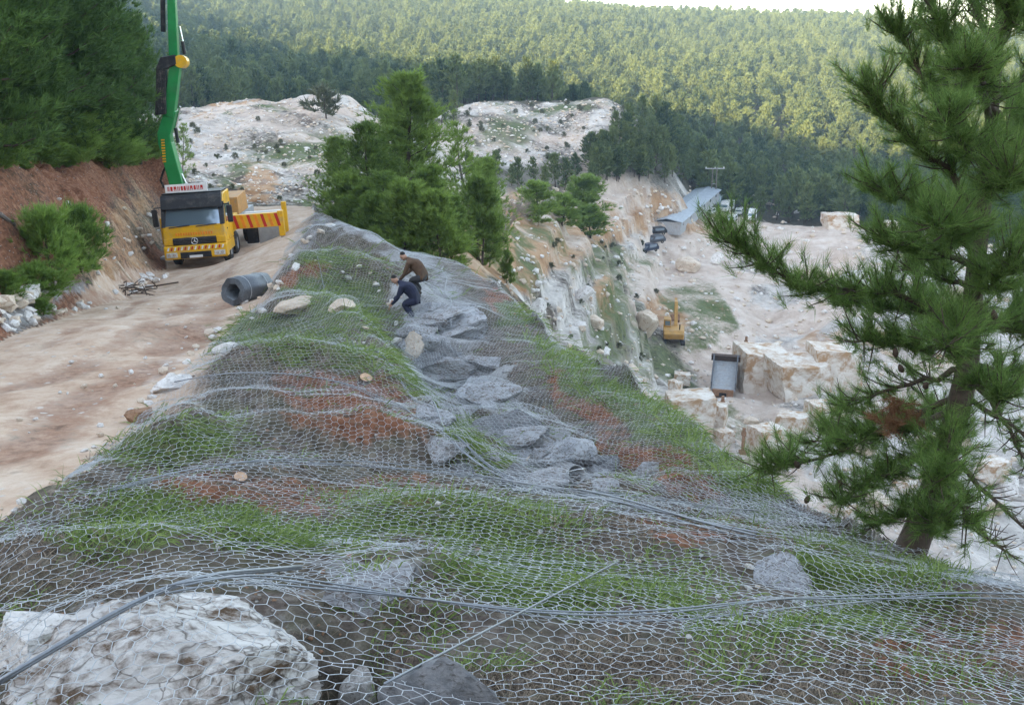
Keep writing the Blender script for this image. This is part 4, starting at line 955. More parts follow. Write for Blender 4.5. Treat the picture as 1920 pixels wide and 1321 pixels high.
def gw(px, py, g, items, t=0.25):
    n1 = fbm(px / 60, py / 35, 91, 3) * 70; n2 = fbm(px / 60, py / 35, 92, 3) * 35
    return blob(px + n1, py + n2, items, False) > g.uniform(t, 1.0, len(px))
litter('grass', 50000, lambda px, py, x, y, g: (gw(px, py, g, GRASS_PX, 0.05) | (fbm(x * 1.6, y * 1.6, 97, 3) > 0.25) & (g.uniform(0, 1, len(px)) < 0.22)) & (y > 3) & ~inside(x, y, ROADPOLY), 0.25, 0.0115, 0.34, M_grass, 'green grass combed flat under the netting', 5)
litter('dry_litter', 56000, lambda px, py, x, y, g: (fbm(x * 1.3, y * 1.3, 93, 3) + 0.35 * blob(px, py, GRASS_PX, False) + 0.9 * blob(px, py, RED_PX + [(1200,1000,200,60),(1700,1230,300,120),(1100,1280,300,70)], False) + 0.2 * sstep(9, 4, y) > g.uniform(0.1, 1.1, len(px))) & ~(blob(px, py, ROCK_PX, False) > 0.4), 0.17, 0.0085, 0.14, M_straw, 'dry straw and twigs lying under the netting', 6)

# ------------------------------------------------------------------ the foreground pine
FPY = 9.1
def fp(px, py, dy=0.0): return at(px + 14, py, FPY + dy)
pine = empty('foreground_pine', ground_at(1690, 1045, 4, 12)); tag(pine, 'large open-branched pine in the right foreground above the quarry', 'tree')
O_ = pine.location.copy()
mb = MB()
tp = [(1668,1075),(1690,1040),(1722,960),(1752,870),(1782,770),(1800,690),(1806,600),(1818,480),(1832,360),(1846,220),(1858,80),(1866,-60),(1870,-180)]
tr_ = [0.19, 0.165, 0.135, 0.125, 0.115, 0.105, 0.095, 0.082, 0.07, 0.055, 0.042, 0.03, 0.015]
mb.tube([fp(*p) - O_ for p in tp], tr_, 12)
mb.build('trunk', M_bark, pine, True)
BR = [  # points, depth of the tip, foliage amount
 ([(1806,610),(1660,548),(1490,545),(1345,450)], -0.5, 1.2), ([(1806,620),(1690,575),(1560,570)], 0.5, 1.0), ([(1802,660),(1700,650),(1585,640)], -0.3, 1.0), ([(1800,690),(1690,720),(1560,765)], 0.3, 0.8),
 ([(1785,760),(1690,800),(1560,845),(1405,880)], -0.3, 1.2), ([(1770,820),(1680,880),(1560,935)], -0.9, 1.0), ([(1745,890),(1690,960),(1625,985)], -0.5, .8), ([(1790,740),(1640,790),(1500,830)], 0.6, .8),
 ([(1822,440),(1740,400),(1620,345)], 0.3, 1.1), ([(1828,390),(1730,290),(1612,165)], -0.4, 1.1), ([(1838,300),(1750,180),(1665,60)], 0.3, 1.1), ([(1846,220),(1770,90),(1705,-30)], -0.4, 1.0), ([(1855,110),(1810,0),(1790,-90)], 0.4, 1.0),
 ([(1816,500),(1740,470),(1650,452)], -0.7, 1.0), ([(1812,540),(1750,520),(1680,500)], 0.8, 0.9),
 ([(1816,500),(1900,440),(2000,385)], 0.2, 1.0), ([(1836,330),(1920,270),(2010,225)], -0.4, 1.0), ([(1848,200),(1920,130),(2000,70)], 0.3, 1.0), ([(1806,600),(1900,620),(2000,640)], -0.4, 1.0), ([(1800,690),(1890,705),(1990,735)], 0.4, .8), ([(1860,80),(1915,20),(1975,-50)], 0.2, 1.0),
 ([(1806,620),(1880,580),(1960,535)], 0.6, 1.0), ([(1790,740),(1870,790),(1965,860)], -0.2, .35), ([(1762,850),(1840,930),(1930,1010)], -0.4, .25), ([(1745,900),(1820,990),(1880,1040)], 0.4, .2), ([(1800,700),(1880,800),(1930,900)], 0.7, .25),
 ([(1818,480),(1780,440),(1740,420)], -1.5, 1.0), ([(1808,580),(1790,610),(1760,650)], -1.5, 1.0), ([(1785,770),(1760,840),(1735,910)], -1.4, 1.1), ([(1836,320),(1800,270),(1760,230)], -1.5, 1.0), ([(1830,380),(1850,350),(1885,330)], -1.4, 1.0),
 ([(1800,690),(1830,720),(1865,750)], -1.3, .9), ([(1846,220),(1830,160),(1800,120)], -1.3, 1.0), ([(1812,550),(1850,530),(1890,500)], -1.3, 1.0), ([(1818,480),(1800,420),(1780,380)], 1.4, 1.0), ([(1806,600),(1770,580),(1720,580)], 1.5, 1.0), ([(1780,780),(1740,780),(1690,790)], 1.3, .8), ([(1838,300),(1880,250),(1910,180)], 1.3, 1.0),
 ([(1858,90),(1880,40),(1890,-40)], -1.0, 1.0), ([(1740,920),(1735,960),(1740,1000)], -1.0, 1.0), ([(1752,880),(1790,930),(1800,985)], -1.0, .7)]
pos = []; dr = []; g_ = random.Random(21); nodes_ = []
for pts, dz, amt in BR:
    n = len(pts); W3 = [fp(p[0], p[1], dz * (i / (n - 1)) ** 0.8) - O_ for i, p in enumerate(pts)]
    b_ = MB(); smooth = []
    for i in range(n - 1):
        for k in range(4): smooth.append(W3[i].lerp(W3[i + 1], k / 4) + Vector((g_.gauss(0, .02), g_.gauss(0, .02), g_.gauss(0, .02))))
    smooth.append(W3[-1]); m = len(smooth)
    b_.tube(smooth, [0.036 * (1 - 0.8 * i / (m - 1)) for i in range(m)], 6)
    L3 = (W3[-1] - W3[0]).length
    for t in range(int(58 * max(amt, 0.55) * (0.6 + L3 / 2.2))):
        f = (0.18 + 0.82 * g_.random() ** 0.8) * (m - 1.001); i = int(f); p0 = smooth[i].lerp(smooth[i + 1], f - i); d = (smooth[i + 1] - smooth[i]).normalized()
        d2 = (d * 0.8 + Vector((g_.gauss(0, .75), g_.gauss(0, .75), g_.gauss(0.25, .5)))).normalized(); ln = g_.uniform(0.14, 0.40)
        e = p0 + d2 * ln + Vector((0, 0, 0.06)); mid = p0.lerp(e, .5) + Vector((0, 0, -0.02))
        b_.tube([p0, mid, e], [0.008, 0.006, 0.003], 4, False)
        if g_.random() < amt:
            for q in range(g_.choice((1, 2, 2, 3))):
                s_ = 1.0 - 0.35 * q; pos.append(p0.lerp(e, s_)); dr.append((d2 + Vector((0, 0, .75)) + Vector((g_.gauss(0, .35), g_.gauss(0, .35), 0))).normalized())
    pos.append(W3[-1]); dr.append((d + Vector((0, 0, .6))).normalized())
    b_.build('branch', M_bark, pine, True)
Vv, Fv = needles(np.array(pos), np.array(dr), 40, 0.15, 0.0048, 0.44, 77, 0.9)
o = obj('needles', mesh_np('needles', Vv, Fv), M_near, pine); print('TUFTS', len(pos))
dp = []; dd = []
for k in range(26):
    p = fp(1660 + g_.gauss(0, 26), 785 + g_.gauss(0, 16), -0.6 + g_.gauss(0, .1)) - O_; dp.append(p); dd.append(Vector((g_.gauss(-.4, .3), g_.gauss(0, .3), g_.gauss(0, .3))).normalized())
Vv, Fv = needles(np.array(dp), np.array(dd), 40, 0.14, 0.006, 0.45, 78, 0.9); o = obj('dead_needles', mesh_np('dead_needles', Vv, Fv), M_dead, pine); o['label'] = 'rust-brown dead needle cluster'
# cones
cm = MB(); cm.tube([(0, 0, -0.045), (0, 0, -0.02), (0, 0, 0.015), (0, 0, 0.045)], [0.012, 0.028, 0.024, 0.006], 8); cmesh = None
for px, py, dy in [(1722,722,-.8),(1675,690,-.6),(1500,935,-.5),(1850,590,-1.2),(1795,650,-1.2),(1665,660,-.5),(1480,870,-.4),(1560,905,-.8),(1890,290,-1.0)]:
    if cmesh is None: o = cm.build('cone', plain('pine_cone', (0.07, 0.045, 0.03), 0.8, var=.4, scale=60), pine, True); cmesh = o.data
    else: o = obj('cone', cmesh, None, pine)
    o.location = fp(px, py, dy) - O_; o.rotation_euler = (g_.uniform(-.6, .6), g_.uniform(-.6, .6), 0)

# ------------------------------------------------------------------ the boom truck
M_yel = plain('truck_yellow', (0.78, 0.42, 0.015), 0.35, var=0.18, scale=3, dirt=(0.42, 0.30, 0.18))
M_blk = plain('truck_black', (0.018, 0.018, 0.022), 0.5, var=0.3, scale=5, dirt=(0.10, 0.085, 0.075))
M_rub = plain('tyre_rubber', (0.03, 0.029, 0.028), 0.85, var=0.4, scale=8, dirt=(0.26, 0.21, 0.17))
M_grn = plain('boom_green', (0.015, 0.24, 0.06), 0.4, var=0.25, scale=1.5, dirt=(0.06, 0.17, 0.06))
M_stl = plain('chrome_rod', (0.72, 0.72, 0.72), 0.25, 0.9, var=0.1)
M_gry = plain('grey_paint', (0.36, 0.37, 0.39), 0.55, var=0.25, scale=3, dirt=(0.30, 0.25, 0.2))
M_wht = plain('white_paint', (0.78, 0.76, 0.75), 0.5, var=0.1)
M_rdl = plain('red_paint', (0.55, 0.03, 0.02), 0.5, var=0.2)
M_ora = plain('orange_stripe', (0.85, 0.26, 0.02), 0.45, var=0.2)
M_lmp = plain('lamp_lens', (0.62, 0.60, 0.55), 0.15, var=0.2, scale=20)
m, nt, b, _ = new_mat('windscreen'); b.inputs['Base Color'].default_value = (0.22, 0.28, 0.35, 1); b.inputs['Metallic'].default_value = 0.55; b.inputs['Roughness'].default_value = 0.06; b.inputs['Specular IOR Level'].default_value = 0.9; b.inputs['Coat Weight'].default_value = 0.6
tc = N(nt, 'ShaderNodeTexCoord'); bump(nt, b, noise(nt, tc.outputs['Object'], 0.6, 1), 0.05, 0.2); M_gls = m

tb = at(372, 497, 39.5); gz = hz(tb.x, tb.y)
truck = empty('pump_truck', (tb.x, tb.y, gz + 0.02)); tag(truck, 'yellow heavy truck with a tall green folding boom parked on the dirt road', 'truck')
TH_ = R(7); gb = hz(tb.x - math.sin(TH_) * -8, tb.y + math.cos(TH_) * 8)
truck.rotation_euler = (math.atan2(gb - gz, 8.0), R(-3.0), R(7))     # faces up the road towards the camera
# local axes: x to the right in the picture, -y forward, z up
cabp = [(0.06, 0.95), (0.0, 1.15), (0.02, 1.72), (0.46, 2.68), (0.66, 2.92), (2.15, 2.98), (2.15, 0.95)]
cab = MB().prism(cabp, -1.23, 1.23).build('cab', M_yel, truck, bevel=0.05)
def front(z): return 0.02 + (z - 1.72) * (0.44 / 0.96)   # y of the screen plane
ws = MB(); ws.add([(-1.08, front(1.75) - .012, 1.75), (1.08, front(1.75) - .012, 1.75), (1.02, front(2.5) - .012, 2.5), (-1.02, front(2.5) - .012, 2.5), (-1.08, front(1.75) + .02, 1.75), (1.08, front(1.75) + .02, 1.75), (1.02, front(2.5) + .02, 2.5), (-1.02, front(2.5) + .02, 2.5)],
       [(0, 1, 2, 3), (1, 5, 6, 2), (4, 0, 3, 7), (3, 2, 6, 7), (4, 5, 1, 0)]); ws = ws.build('windscreen', M_gls, cab)
fr = MB()
for s in (-1, 1): fr.add([(s * 1.08, front(1.72) - .02, 1.72), (s * 1.235, front(1.72) - .02, 1.72), (s * 1.235, front(2.6) - .02, 2.6), (s * 1.02, front(2.6) - .02, 2.6), (s * 1.08, front(1.72) + .03, 1.72), (s * 1.235, front(1.72) + .25, 1.72), (s * 1.235, front(2.6) + .2, 2.6), (s * 1.02, front(2.6) + .03, 2.6)], [(0, 1, 2, 3), (1, 5, 6, 2), (0, 3, 7, 4), (2, 6, 7, 3), (0, 4, 5, 1)])
fr.build('pillar', M_blk, cab)
MB().prism([(0.12, 2.42), (0.20, 2.40), (0.50, 2.74), (0.6, 2.97), (0.40, 2.97), (0.26, 2.80)], -1.2, 1.2).build('sun_visor', M_blk, cab, bevel=0.03)
MB().box(-1.18, 1.18, 0.55, 2.1, 2.97, 3.03).build('roof_panel', M_blk, cab, bevel=0.02)
for x0, x1 in ((-0.95, -0.12), (0.12, 0.95)):
    MB().tube([(x0, -0.03, 1.70), (x1, -0.02, 1.76)], 0.022, 5).build('wiper', M_blk, cab)
# faint name across the front panel: a row of worn dark strokes
for k in range(15):
    x = -0.72 + k * 0.1; t_ = MB().box(x, x + 0.055, -0.014, 0.01, 1.36, 1.47); o = t_.build('letter_stroke', M_ora, cab)
gr = MB().prism([(-0.03, 0.98), (-0.05, 1.02), (-0.05, 1.22), (-0.02, 1.27), (0.05, 1.27), (0.05, 0.98)], -0.86, 0.86).build('grille', M_blk, truck, bevel=0.015)
for k in range(3): MB().box(-0.82, 0.82, -0.062, -0.045, 1.03 + k * 0.07, 1.045 + k * 0.07).build('grille_bar', plain('grille_bar', (0.06, 0.06, 0.065), 0.4), gr)
em = MB(); ring = [(0.13 * math.cos(w), -0.075, 1.12 + 0.13 * math.sin(w)) for w in [2 * math.pi * i / 20 for i in range(21)]]; em.tube(ring, 0.014, 6, False)
for w in (90, 210, 330): em.tube([(0, -0.075, 1.12), (0.13 * math.cos(R(w)), -0.075, 1.12 + 0.13 * math.sin(R(w)))], [0.022, 0.006], 6)
em.build('star_emblem', M_stl, gr)
bp = MB().prism([(-0.10, 0.42), (-0.12, 0.50), (-0.12, 0.93), (-0.04, 0.97), (0.45, 0.97), (0.45, 0.40)], -1.25, 1.25).build('bumper', M_yel, truck, bevel=0.04)
for k in range(17):
    x = -1.12 + k * 0.135; s_ = MB(); s_.add([(x, -0.126, 0.78), (x + .065, -0.126, 0.78), (x + .115, -0.126, 0.92), (x + .05, -0.126, 0.92), (x, -0.11, 0.78), (x + .065, -0.11, 0.78), (x + .115, -0.11, 0.92), (x + .05, -0.11, 0.92)], [(0, 1, 2, 3), (4, 7, 6, 5), (0, 4, 5, 1), (1, 5, 6, 2), (2, 6, 7, 3), (3, 7, 4, 0)])
    s_.build('hazard_stripe', M_rdl if k % 2 else M_wht, bp)
MB().box(-0.62, 0.62, -0.13, -0.05, 0.44, 0.70).build('lower_intake', M_blk, bp, bevel=0.02)
MB().box(-0.26, 0.26, -0.142, -0.13, 0.46, 0.56).build('number_plate', M_wht, bp)
for s in (-1, 1):
    hl = MB().prism([(-0.135, 0.50), (-0.135, 0.70), (-0.06, 0.72), (-0.06, 0.48)], s * 0.95 - 0.22, s * 0.95 + 0.22).build('headlight', M_lmp, bp, bevel=0.02)
    for q in (-0.1, 0.1): MB().tube([(s * 0.95 + q, -0.139, 0.60), (s * 0.95 + q, -0.15, 0.60)], 0.07, 12).build('lamp', M_stl, hl)
    mm = MB().box(s * 1.48 - 0.11, s * 1.48 + 0.11, 0.18, 0.30, 1.75, 2.45).build('mirror', M_blk, truck, bevel=0.04); MB().tube([(s * 1.2, 0.4, 2.5), (s * 1.48, 0.26, 2.5), (s * 1.48, 0.26, 2.4)], 0.025, 5).build('mirror_arm', M_blk, mm)
    MB().box(s * 1.19, s * 1.25, 0.6, 1.85, 1.75, 2.45).build('side_window', M_gls, cab)
    MB().box(s * 1.21, s * 1.245, 0.62, 0.75, 1.45, 1.5).build('door_handle', M_blk, cab)
    MB().box(s * 0.86, s * 1.24, -0.02, 0.1, 0.99, 1.26).build('corner_panel', M_yel, cab, bevel=0.03)
sg = MB().box(-0.98, 0.68, 0.45, 0.53, 3.06, 3.38).build('roof_sign', M_wht, truck)
xs = -0.88; gq = random.Random(4)
for k in range(11):                       # worn red capitals, too blurred to read
    w_ = gq.choice((0.07, 0.09, 0.1)); 
    for q in range(2): MB().box(xs + q * w_ * 0.65, xs + q * w_ * 0.65 + 0.026, 0.438, 0.452, 3.13, 3.30).build('letter_stroke', M_rdl, sg)
    MB().box(xs + 0.026, xs + w_ * 0.65, 0.438, 0.452, gq.choice((3.13, 3.2, 3.27)), gq.choice((3.3, 3.16, 3.23)) if False else 3.30).build('letter_stroke', M_rdl, sg) if k % 3 else None
    xs += w_ + 0.045
ch = MB(); ch.box(-0.5, 0.5, 0.4, 10.2, 0.62, 1.0); ch.build('chassis', M_blk, truck)
def lathe(prof, n=24):
    mb = MB(); vs = []; fs = []
    for x, r in prof:
        for k in range(n): w = 2 * math.pi * k / n; vs.append((x, r * math.cos(w), r * math.sin(w)))
    for i in range(len(prof) - 1):
        for k in range(n): fs.append((i * n + k, (i + 1) * n + k, (i + 1) * n + (k + 1) % n, i * n + (k + 1) % n))
    return mb.add(vs, fs)
tyre_o = None
for y in (1.35, 3.15, 7.4, 8.8):
    for s in (-1, 1):
        wl = obj('wheel', bpy.data.meshes.new('wheel_hub') if tyre_o is None else hubm, None, truck)
        if tyre_o is None:
            hb = lathe([(-0.05, 0.0), (-0.05, 0.12), (0.10, 0.13), (0.12, 0.0)], 16); hubm = wl.data; hubm.from_pydata(hb.V, [], hb.F); hubm.materials.append(M_stl)
            t_ = lathe([(-0.16, 0.29), (-0.17, 0.42), (-0.13, 0.51), (-0.06, 0.53), (0.06, 0.53), (0.13, 0.51), (0.17, 0.42), (0.16, 0.29)]); tyre_o = t_.build('tyre', M_rub, wl, True).data
            r_ = lathe([(-0.1, 0.30), (0.12, 0.30), (0.14, 0.28), (0.04, 0.24), (0.02, 0.12), (0.02, 0.0)]); rim_o = r_.build('rim', M_gry, wl, True).data
        else: obj('tyre', tyre_o, None, wl); obj('rim', rim_o, None, wl)
        wl.location = (s * 1.03, y, 0.53)
        if s < 0: wl.rotation_euler = (0, 0, math.pi)
for s in (-1, 1):
    MB().prism([(0.85, 1.02), (0.85, 1.12), (1.85, 1.12), (1.85, 1.02)], s * 1.05 - .2, s * 1.05 + .2).build('mudguard', M_yel, truck)
    MB().box(s * 1.2 - 0.04, s * 1.2 + 0.04, 0.5, 2.0, 0.55, 0.95).build('step_panel', M_yel, truck, bevel=0.02)
MB().box(-1.15, 1.15, 2.35, 4.2, 1.05, 1.75).build('outrigger_frame', M_yel, truck, bevel=0.03)
MB().box(-1.1, 1.1, 4.3, 9.8, 1.1, 1.55).build('deck', M_gry, truck, bevel=0.03)
MB().prism([(5.0, 1.56), (5.0, 2.35), (7.6, 2.45), (8.0, 1.56)], 0.15, 1.1).build('side_locker', plain('orange_locker', (0.55, 0.27, 0.08), 0.6, dirt=(0.3, 0.24, 0.18)), truck, bevel=0.03)
MB().tube([(0, 3.1, 1.75), (0, 3.1, 2.35), (0, 3.1, 2.9)], [0.55, 0.5, 0.42], 16).build('slewing_pedestal', M_grn, truck)
def outrigger(x0, x1, y, z0, z1, name):
    w = MB().box(min(x0, x1), max(x0, x1), y - 0.16, y + 0.16, z0, z1).build(name, M_yel, truck, bevel=0.015); n = 7; d = (x1 - x0) / n
    for k in range(n):
        a_ = x0 + k * d; s_ = MB(); h_ = z1 - z0 - 0.05; q = [(a_ + 0.1 * d, z1 - .025), (a_ + 0.55 * d, z1 - .025), (a_ + 1.0 * d, z0 + .025), (a_ + 0.55 * d, z0 + .025)]
        s_.prism(q, y - 0.172, y - 0.158, 'y'); s_.build('hazard_stripe', M_rdl if k % 2 == 0 else M_ora, w)
    jl = MB().box(x1 - 0.12, x1 + 0.12, y - 0.14, y + 0.14, 0.75, z1 + 0.06).build('jack_leg', M_yel, w, bevel=0.015)
    MB().tube([(x1, y, 0.78), (x1, y, 0.22)], 0.07, 10).build('jack_ram', M_stl, jl); MB().box(x1 - .28, x1 + .28, y - .28, y + .28, 0.12, 0.22).build('jack_foot', M_gry, jl)
outrigger(1.15, 3.2, 2.7, 1.18, 1.78, 'front_outrigger')
outrigger(-1.15, -1.75, 2.7, 1.42, 1.80, 'front_outrigger')
MB().box(1.35, 1.9, 4.6, 4.8, 0.25, 1.15).build('spare_tank', M_blk, truck, bevel=0.05)
MB().box(1.95, 2.95, 4.4, 5.0, 0.22, 1.15).build('tool_box', M_gry, truck, bevel=0.04)
MB().box(1.3, 2.9, 5.2, 5.5, 1.1, 1.62).build('hose_rack', M_wht, truck, bevel=0.03)
MB().box(3.0, 3.22, 5.0, 5.25, 0.2, 2.0).build('jack_leg', M_yel, truck, bevel=0.02)
# the boom, by the picture: pixel -> truck-local x and z in the plane of the pedestal
bq = truck.rotation_euler.to_matrix()
def bl(px, py, y=42.6): return bq.transposed() @ (at(px, py, y) - truck.location)
boom = MB().beam(bl(336, 356), bl(312, 268), 0.56, 0.72, 0.54, 0.66).beam(bl(312, 272), bl(309, 246), 0.54, 0.66, 0.52, 0.64).build('boom_base_section', M_grn, truck, bevel=0.04)
MB().beam(bl(309, 252), bl(322, 205), 0.52, 0.64, 0.45, 0.58).build('boom_knuckle', M_grn, truck, bevel=0.03)
MB().beam(bl(318, 218), bl(331, 112), 0.44, 0.66, 0.40, 0.55).build('boom_middle_section', M_grn, truck, bevel=0.03)
MB().beam(bl(327, 112), bl(320, -60), 0.36, 0.48, 0.30, 0.38).build('boom_upper_section', M_grn, truck, bevel=0.03)
MB().beam(bl(320, -60), bl(345, -190), 0.34, 0.4, 0.2, 0.25).build('boom_tip_section', M_grn, truck, bevel=0.02)
o = MB().prism([(bl(*q).x, bl(*q).z) for q in [(296,216),(297,128),(304,108),(332,103),(334,122),(314,130),(316,214)]], bl(310, 160).y - 0.45, bl(310, 160).y - 0.05, 'y').build('hose_cover', M_blk, truck, bevel=0.04)
for k in range(6): MB().tube([(bl(299 + k * 3, 214).x, bl(305, 160).y - 0.47, bl(300, 214).z), (bl(300 + k * 3, 130).x, bl(305, 160).y - 0.47, bl(300, 130).z)], 0.02, 4).build('hose', M_rub, o)
MB().tube([bl(341, 116) + Vector((0, -0.3, 0)), bl(341, 116) + Vector((0, 0.3, 0))], 0.26, 14).build('yellow_joint', M_yel, truck)
MB().box(bl(330, 115).x, bl(343, 115).x, bl(335, 115).y - .22, bl(335, 115).y + .22, bl(335, 124).z, bl(335, 108).z).build('joint_bracket', M_yel, truck, bevel=.03)
for a_, b2, c_ in (((334, 268), (329, 240), (338, 200)), ((352, 352), (348, 343), (340, 326)), ((346, 102), (342, 78), (336, 50))):
    w = MB().tube([bl(*a_), bl(*b2)], 0.075, 10).build('hydraulic_cylinder', M_blk if a_[0] != 352 else M_wht, truck); MB().tube([bl(*b2), bl(*c_)], 0.05, 10).build('piston_rod', M_stl, w)
MB().tube([bl(308, 352), bl(301, 338), bl(306, 322), bl(312, 310)], 0.05, 6).build('hose_loop', M_rub, truck)
MB().tube([bl(306, 60) , bl(305, -20)], 0.10, 8).build('delivery_pipe', M_blk, truck)
# lettering on the boom base, worn to short strokes
for k in range(9):
    p = bl(309 + k * 0.35, 262 + k * 5) ; MB().box(p.x - .07, p.x + .07, p.y - 0.40, p.y - 0.37, p.z - .03, p.z + .03).build('letter_stroke', M_yel, boom)

# ------------------------------------------------------------------ mesh roll by the road
p0 = ground_at(437, 572, 15, 45); p1 = ground_at(478, 545, 15, 45)
ax = Vector((0.36, 0.92, -0.09)).normalized(); rl = empty('mesh_roll', p0); rl.rotation_euler = (ax.to_track_quat('X', 'Z')).to_euler(); tag(rl, 'grey roll of wire netting lying on the road shoulder', 'roll')
M_roll = plain('rolled_mesh', (0.17, 0.185, 0.205), 0.55, 0.5, var=0.5, scale=40)
k = p0.length / F; rr_ = 25 * k; ln_ = 1.35
mb = MB(); vs = []; fs = []; n = 300                     # a spiral of netting, several turns
for i in range(n):
    w = i / n * 2 * math.pi * 5; q = rr_ * (0.55 + 0.45 * i / n) + 0.012 * math.sin(w * 7)
    vs += [(0.02 * math.sin(w * 3), q * math.cos(w), rr_ + q * math.sin(w)), (ln_ + 0.03 * math.sin(w * 2), q * math.cos(w), rr_ + q * math.sin(w))]
for i in range(n - 1): fs.append((2 * i, 2 * i + 1, 2 * i + 3, 2 * i + 2))
o = mb.add(vs, fs).build('rolled_netting', M_roll, rl, True); so = o.modifiers.new('thick', 'SOLIDIFY'); so.thickness = 0.02
for x in (0.3, 1.05): MB().tube([(x, (rr_ + .015) * math.cos(w), rr_ + (rr_ + .015) * math.sin(w)) for w in [i * 0.3 for i in range(22)]], 0.008, 4).build('tie_wire', M_wire, rl)

# ------------------------------------------------------------------ workers
M_navy = plain('navy_cloth', (0.018, 0.022, 0.05), 0.85, var=0.4, scale=9); M_brn = plain('brown_jacket', (0.10, 0.058, 0.035), 0.85, var=0.4, scale=9); M_ol = plain('dull_trousers', (0.035, 0.035, 0.04), 0.85, var=0.4, scale=9)
M_skin = plain('skin', (0.40, 0.23, 0.16), 0.6); M_hair = plain('dark_hair', (0.015, 0.012, 0.01), 0.8); M_boot = plain('boots', (0.03, 0.025, 0.02), 0.8)
def skin(name, verts, edges, mat, parent, root=0, sub=2):
    me = bpy.data.meshes.new(name); me.from_pydata([v[:3] for v in verts], edges, []); o = obj(name, me, mat, parent)
    o.modifiers.new('skin', 'SKIN'); o.modifiers.new('sub', 'SUBSURF').levels = sub; o.modifiers['sub'].render_levels = sub
    for i, v in enumerate(verts):
        r_ = v[3] if isinstance(v[3], tuple) else (v[3], v[3]); me.skin_vertices[0].data[i].radius = r_
    me.skin_vertices[0].data[root].use_root = True
    return o
def worker(label, loc, rz, top, legs):
    e = empty('person', loc, (0, 0, rz)); tag(e, label, 'person')
    # bending over: hips at 0.86, torso leaning forward (+x), arms reaching down to the net
    body = [(-.06, 0, 0.56, (.15, .17)), (0.03, 0, 0.70, (.145, .17)), (0.16, 0, 0.83, (.15, .19)), (0.29, 0, 0.92, (.13, .19)), (0.37, 0, 0.965, .06), (0.43, 0, 0.99, .055),
            (-.03, 0.11, 0.52, .105), (0.27, 0.15, 0.44, .078), (0.0, 0.15, 0.10, .052), (-.03, -0.11, 0.52, .105), (0.33, -0.15, 0.40, .078), (0.12, -0.16, 0.10, .052),
            (0.28, 0.20, 0.87, .075), (0.38, 0.25, 0.60, .052), (0.56, 0.17, 0.42, .04), (0.28, -0.20, 0.87, .075), (0.42, -0.24, 0.62, .052), (0.60, -0.14, 0.47, .04)]
    ed = [(0, 1), (1, 2), (2, 3), (3, 4), (4, 5), (0, 6), (6, 7), (7, 8), (0, 9), (9, 10), (10, 11), (3, 12), (12, 13), (13, 14), (3, 15), (15, 16), (16, 17)]
    bo = skin('body', body, ed, top, e)
    tro = skin('trousers', [(-.06, 0, 0.56, (.156, .176)), (-.03, 0.11, 0.51, .115), (0.27, 0.15, 0.44, .088), (0.0, 0.15, 0.13, .068), (-.03, -0.11, 0.51, .115), (0.33, -0.15, 0.40, .088), (0.12, -0.16, 0.13, .068), (0.02, 0, 0.68, (.11, .14)), (0.08, 0, 0.75, (.05, .06))], [(0, 1), (1, 2), (2, 3), (0, 4), (4, 5), (5, 6), (0, 7), (7, 8)], legs, e)
    hd = skin('head', [(0.410, 0, 0.985, .06), (0.460, 0, 1.015, (.085, .075)), (0.530, 0, 1.035, (.095, .08)), (0.595, 0, 1.045, (.085, .072)), (0.500, 0, 0.930, .03), (0.515, 0, 0.910, .012)], [(0, 1), (1, 2), (2, 3), (1, 4), (4, 5)], M_skin, e)
    skin('hair', [(0.460, 0, 1.075, .05), (0.530, 0, 1.080, (.085, .08)), (0.595, 0, 1.075, (.075, .07))], [(0, 1), (1, 2)], M_hair, e)
    for y in (-0.032, 0.032): MB().tube([(0.555, y - .01, 0.937), (0.555, y + .01, 0.937)], 0.009, 6).build('eye', M_hair, hd)
    for y in (-0.085, 0.085): MB().tube([(0.520, y, 1.005), (0.540, y * 1.12, 1.025), (0.530, y, 1.045)], 0.014, 6).build('ear', M_skin, hd)
    MB().tube([(0.512, -0.022, 0.920), (0.512, 0.022, 0.920)], 0.006, 5).build('mouth', M_hair, hd)
    for hx, hy, hzz, s in ((0.56, 0.17, 0.42, 1), (0.60, -0.14, 0.47, -1)):
        hv = [(hx, hy, hzz, .034), (hx + .04, hy - .01 * s, hzz - .05, (.038, .024))]; he = [(0, 1)]
        for q in range(4):
            b_ = len(hv); l = (.07, .08, .075, .055)[q]; yy = hy + (q - 1.5) * 0.021
            hv += [(hx + .055, yy, hzz - .07, .0095), (hx + .075, yy, hzz - .07 - l * .55, .009), (hx + .06, yy, hzz - .07 - l, .0075)]; he += [(1, b_), (b_, b_ + 1), (b_ + 1, b_ + 2)]
        b_ = len(hv); hv += [(hx + .03, hy - .045 * s, hzz - .045, .011), (hx + .055, hy - .055 * s, hzz - .085, .009)]; he += [(0, b_), (b_, b_ + 1)]
        skin('hand', hv, he, M_skin, e, 0, 1)
    for fx_, fy_ in ((0.0, 0.15), (0.12, -0.16)): skin('boot', [(fx_ - .03, fy_, 0.07, .06), (fx_ + .06, fy_, 0.045, .05), (fx_ + .17, fy_, 0.035, (.045, .035))], [(0, 1), (1, 2)], M_boot, e)
    return e
p = ground_at(779, 600, 12, 45); worker('worker in navy overalls bending over the netting on the slope', (p.x, p.y, p.z), R(170), M_navy, M_navy)
p = ground_at(792, 556, 12, 45); worker('worker in a brown jacket bending behind the navy one', (p.x, p.y, p.z), R(160), M_brn, M_ol)

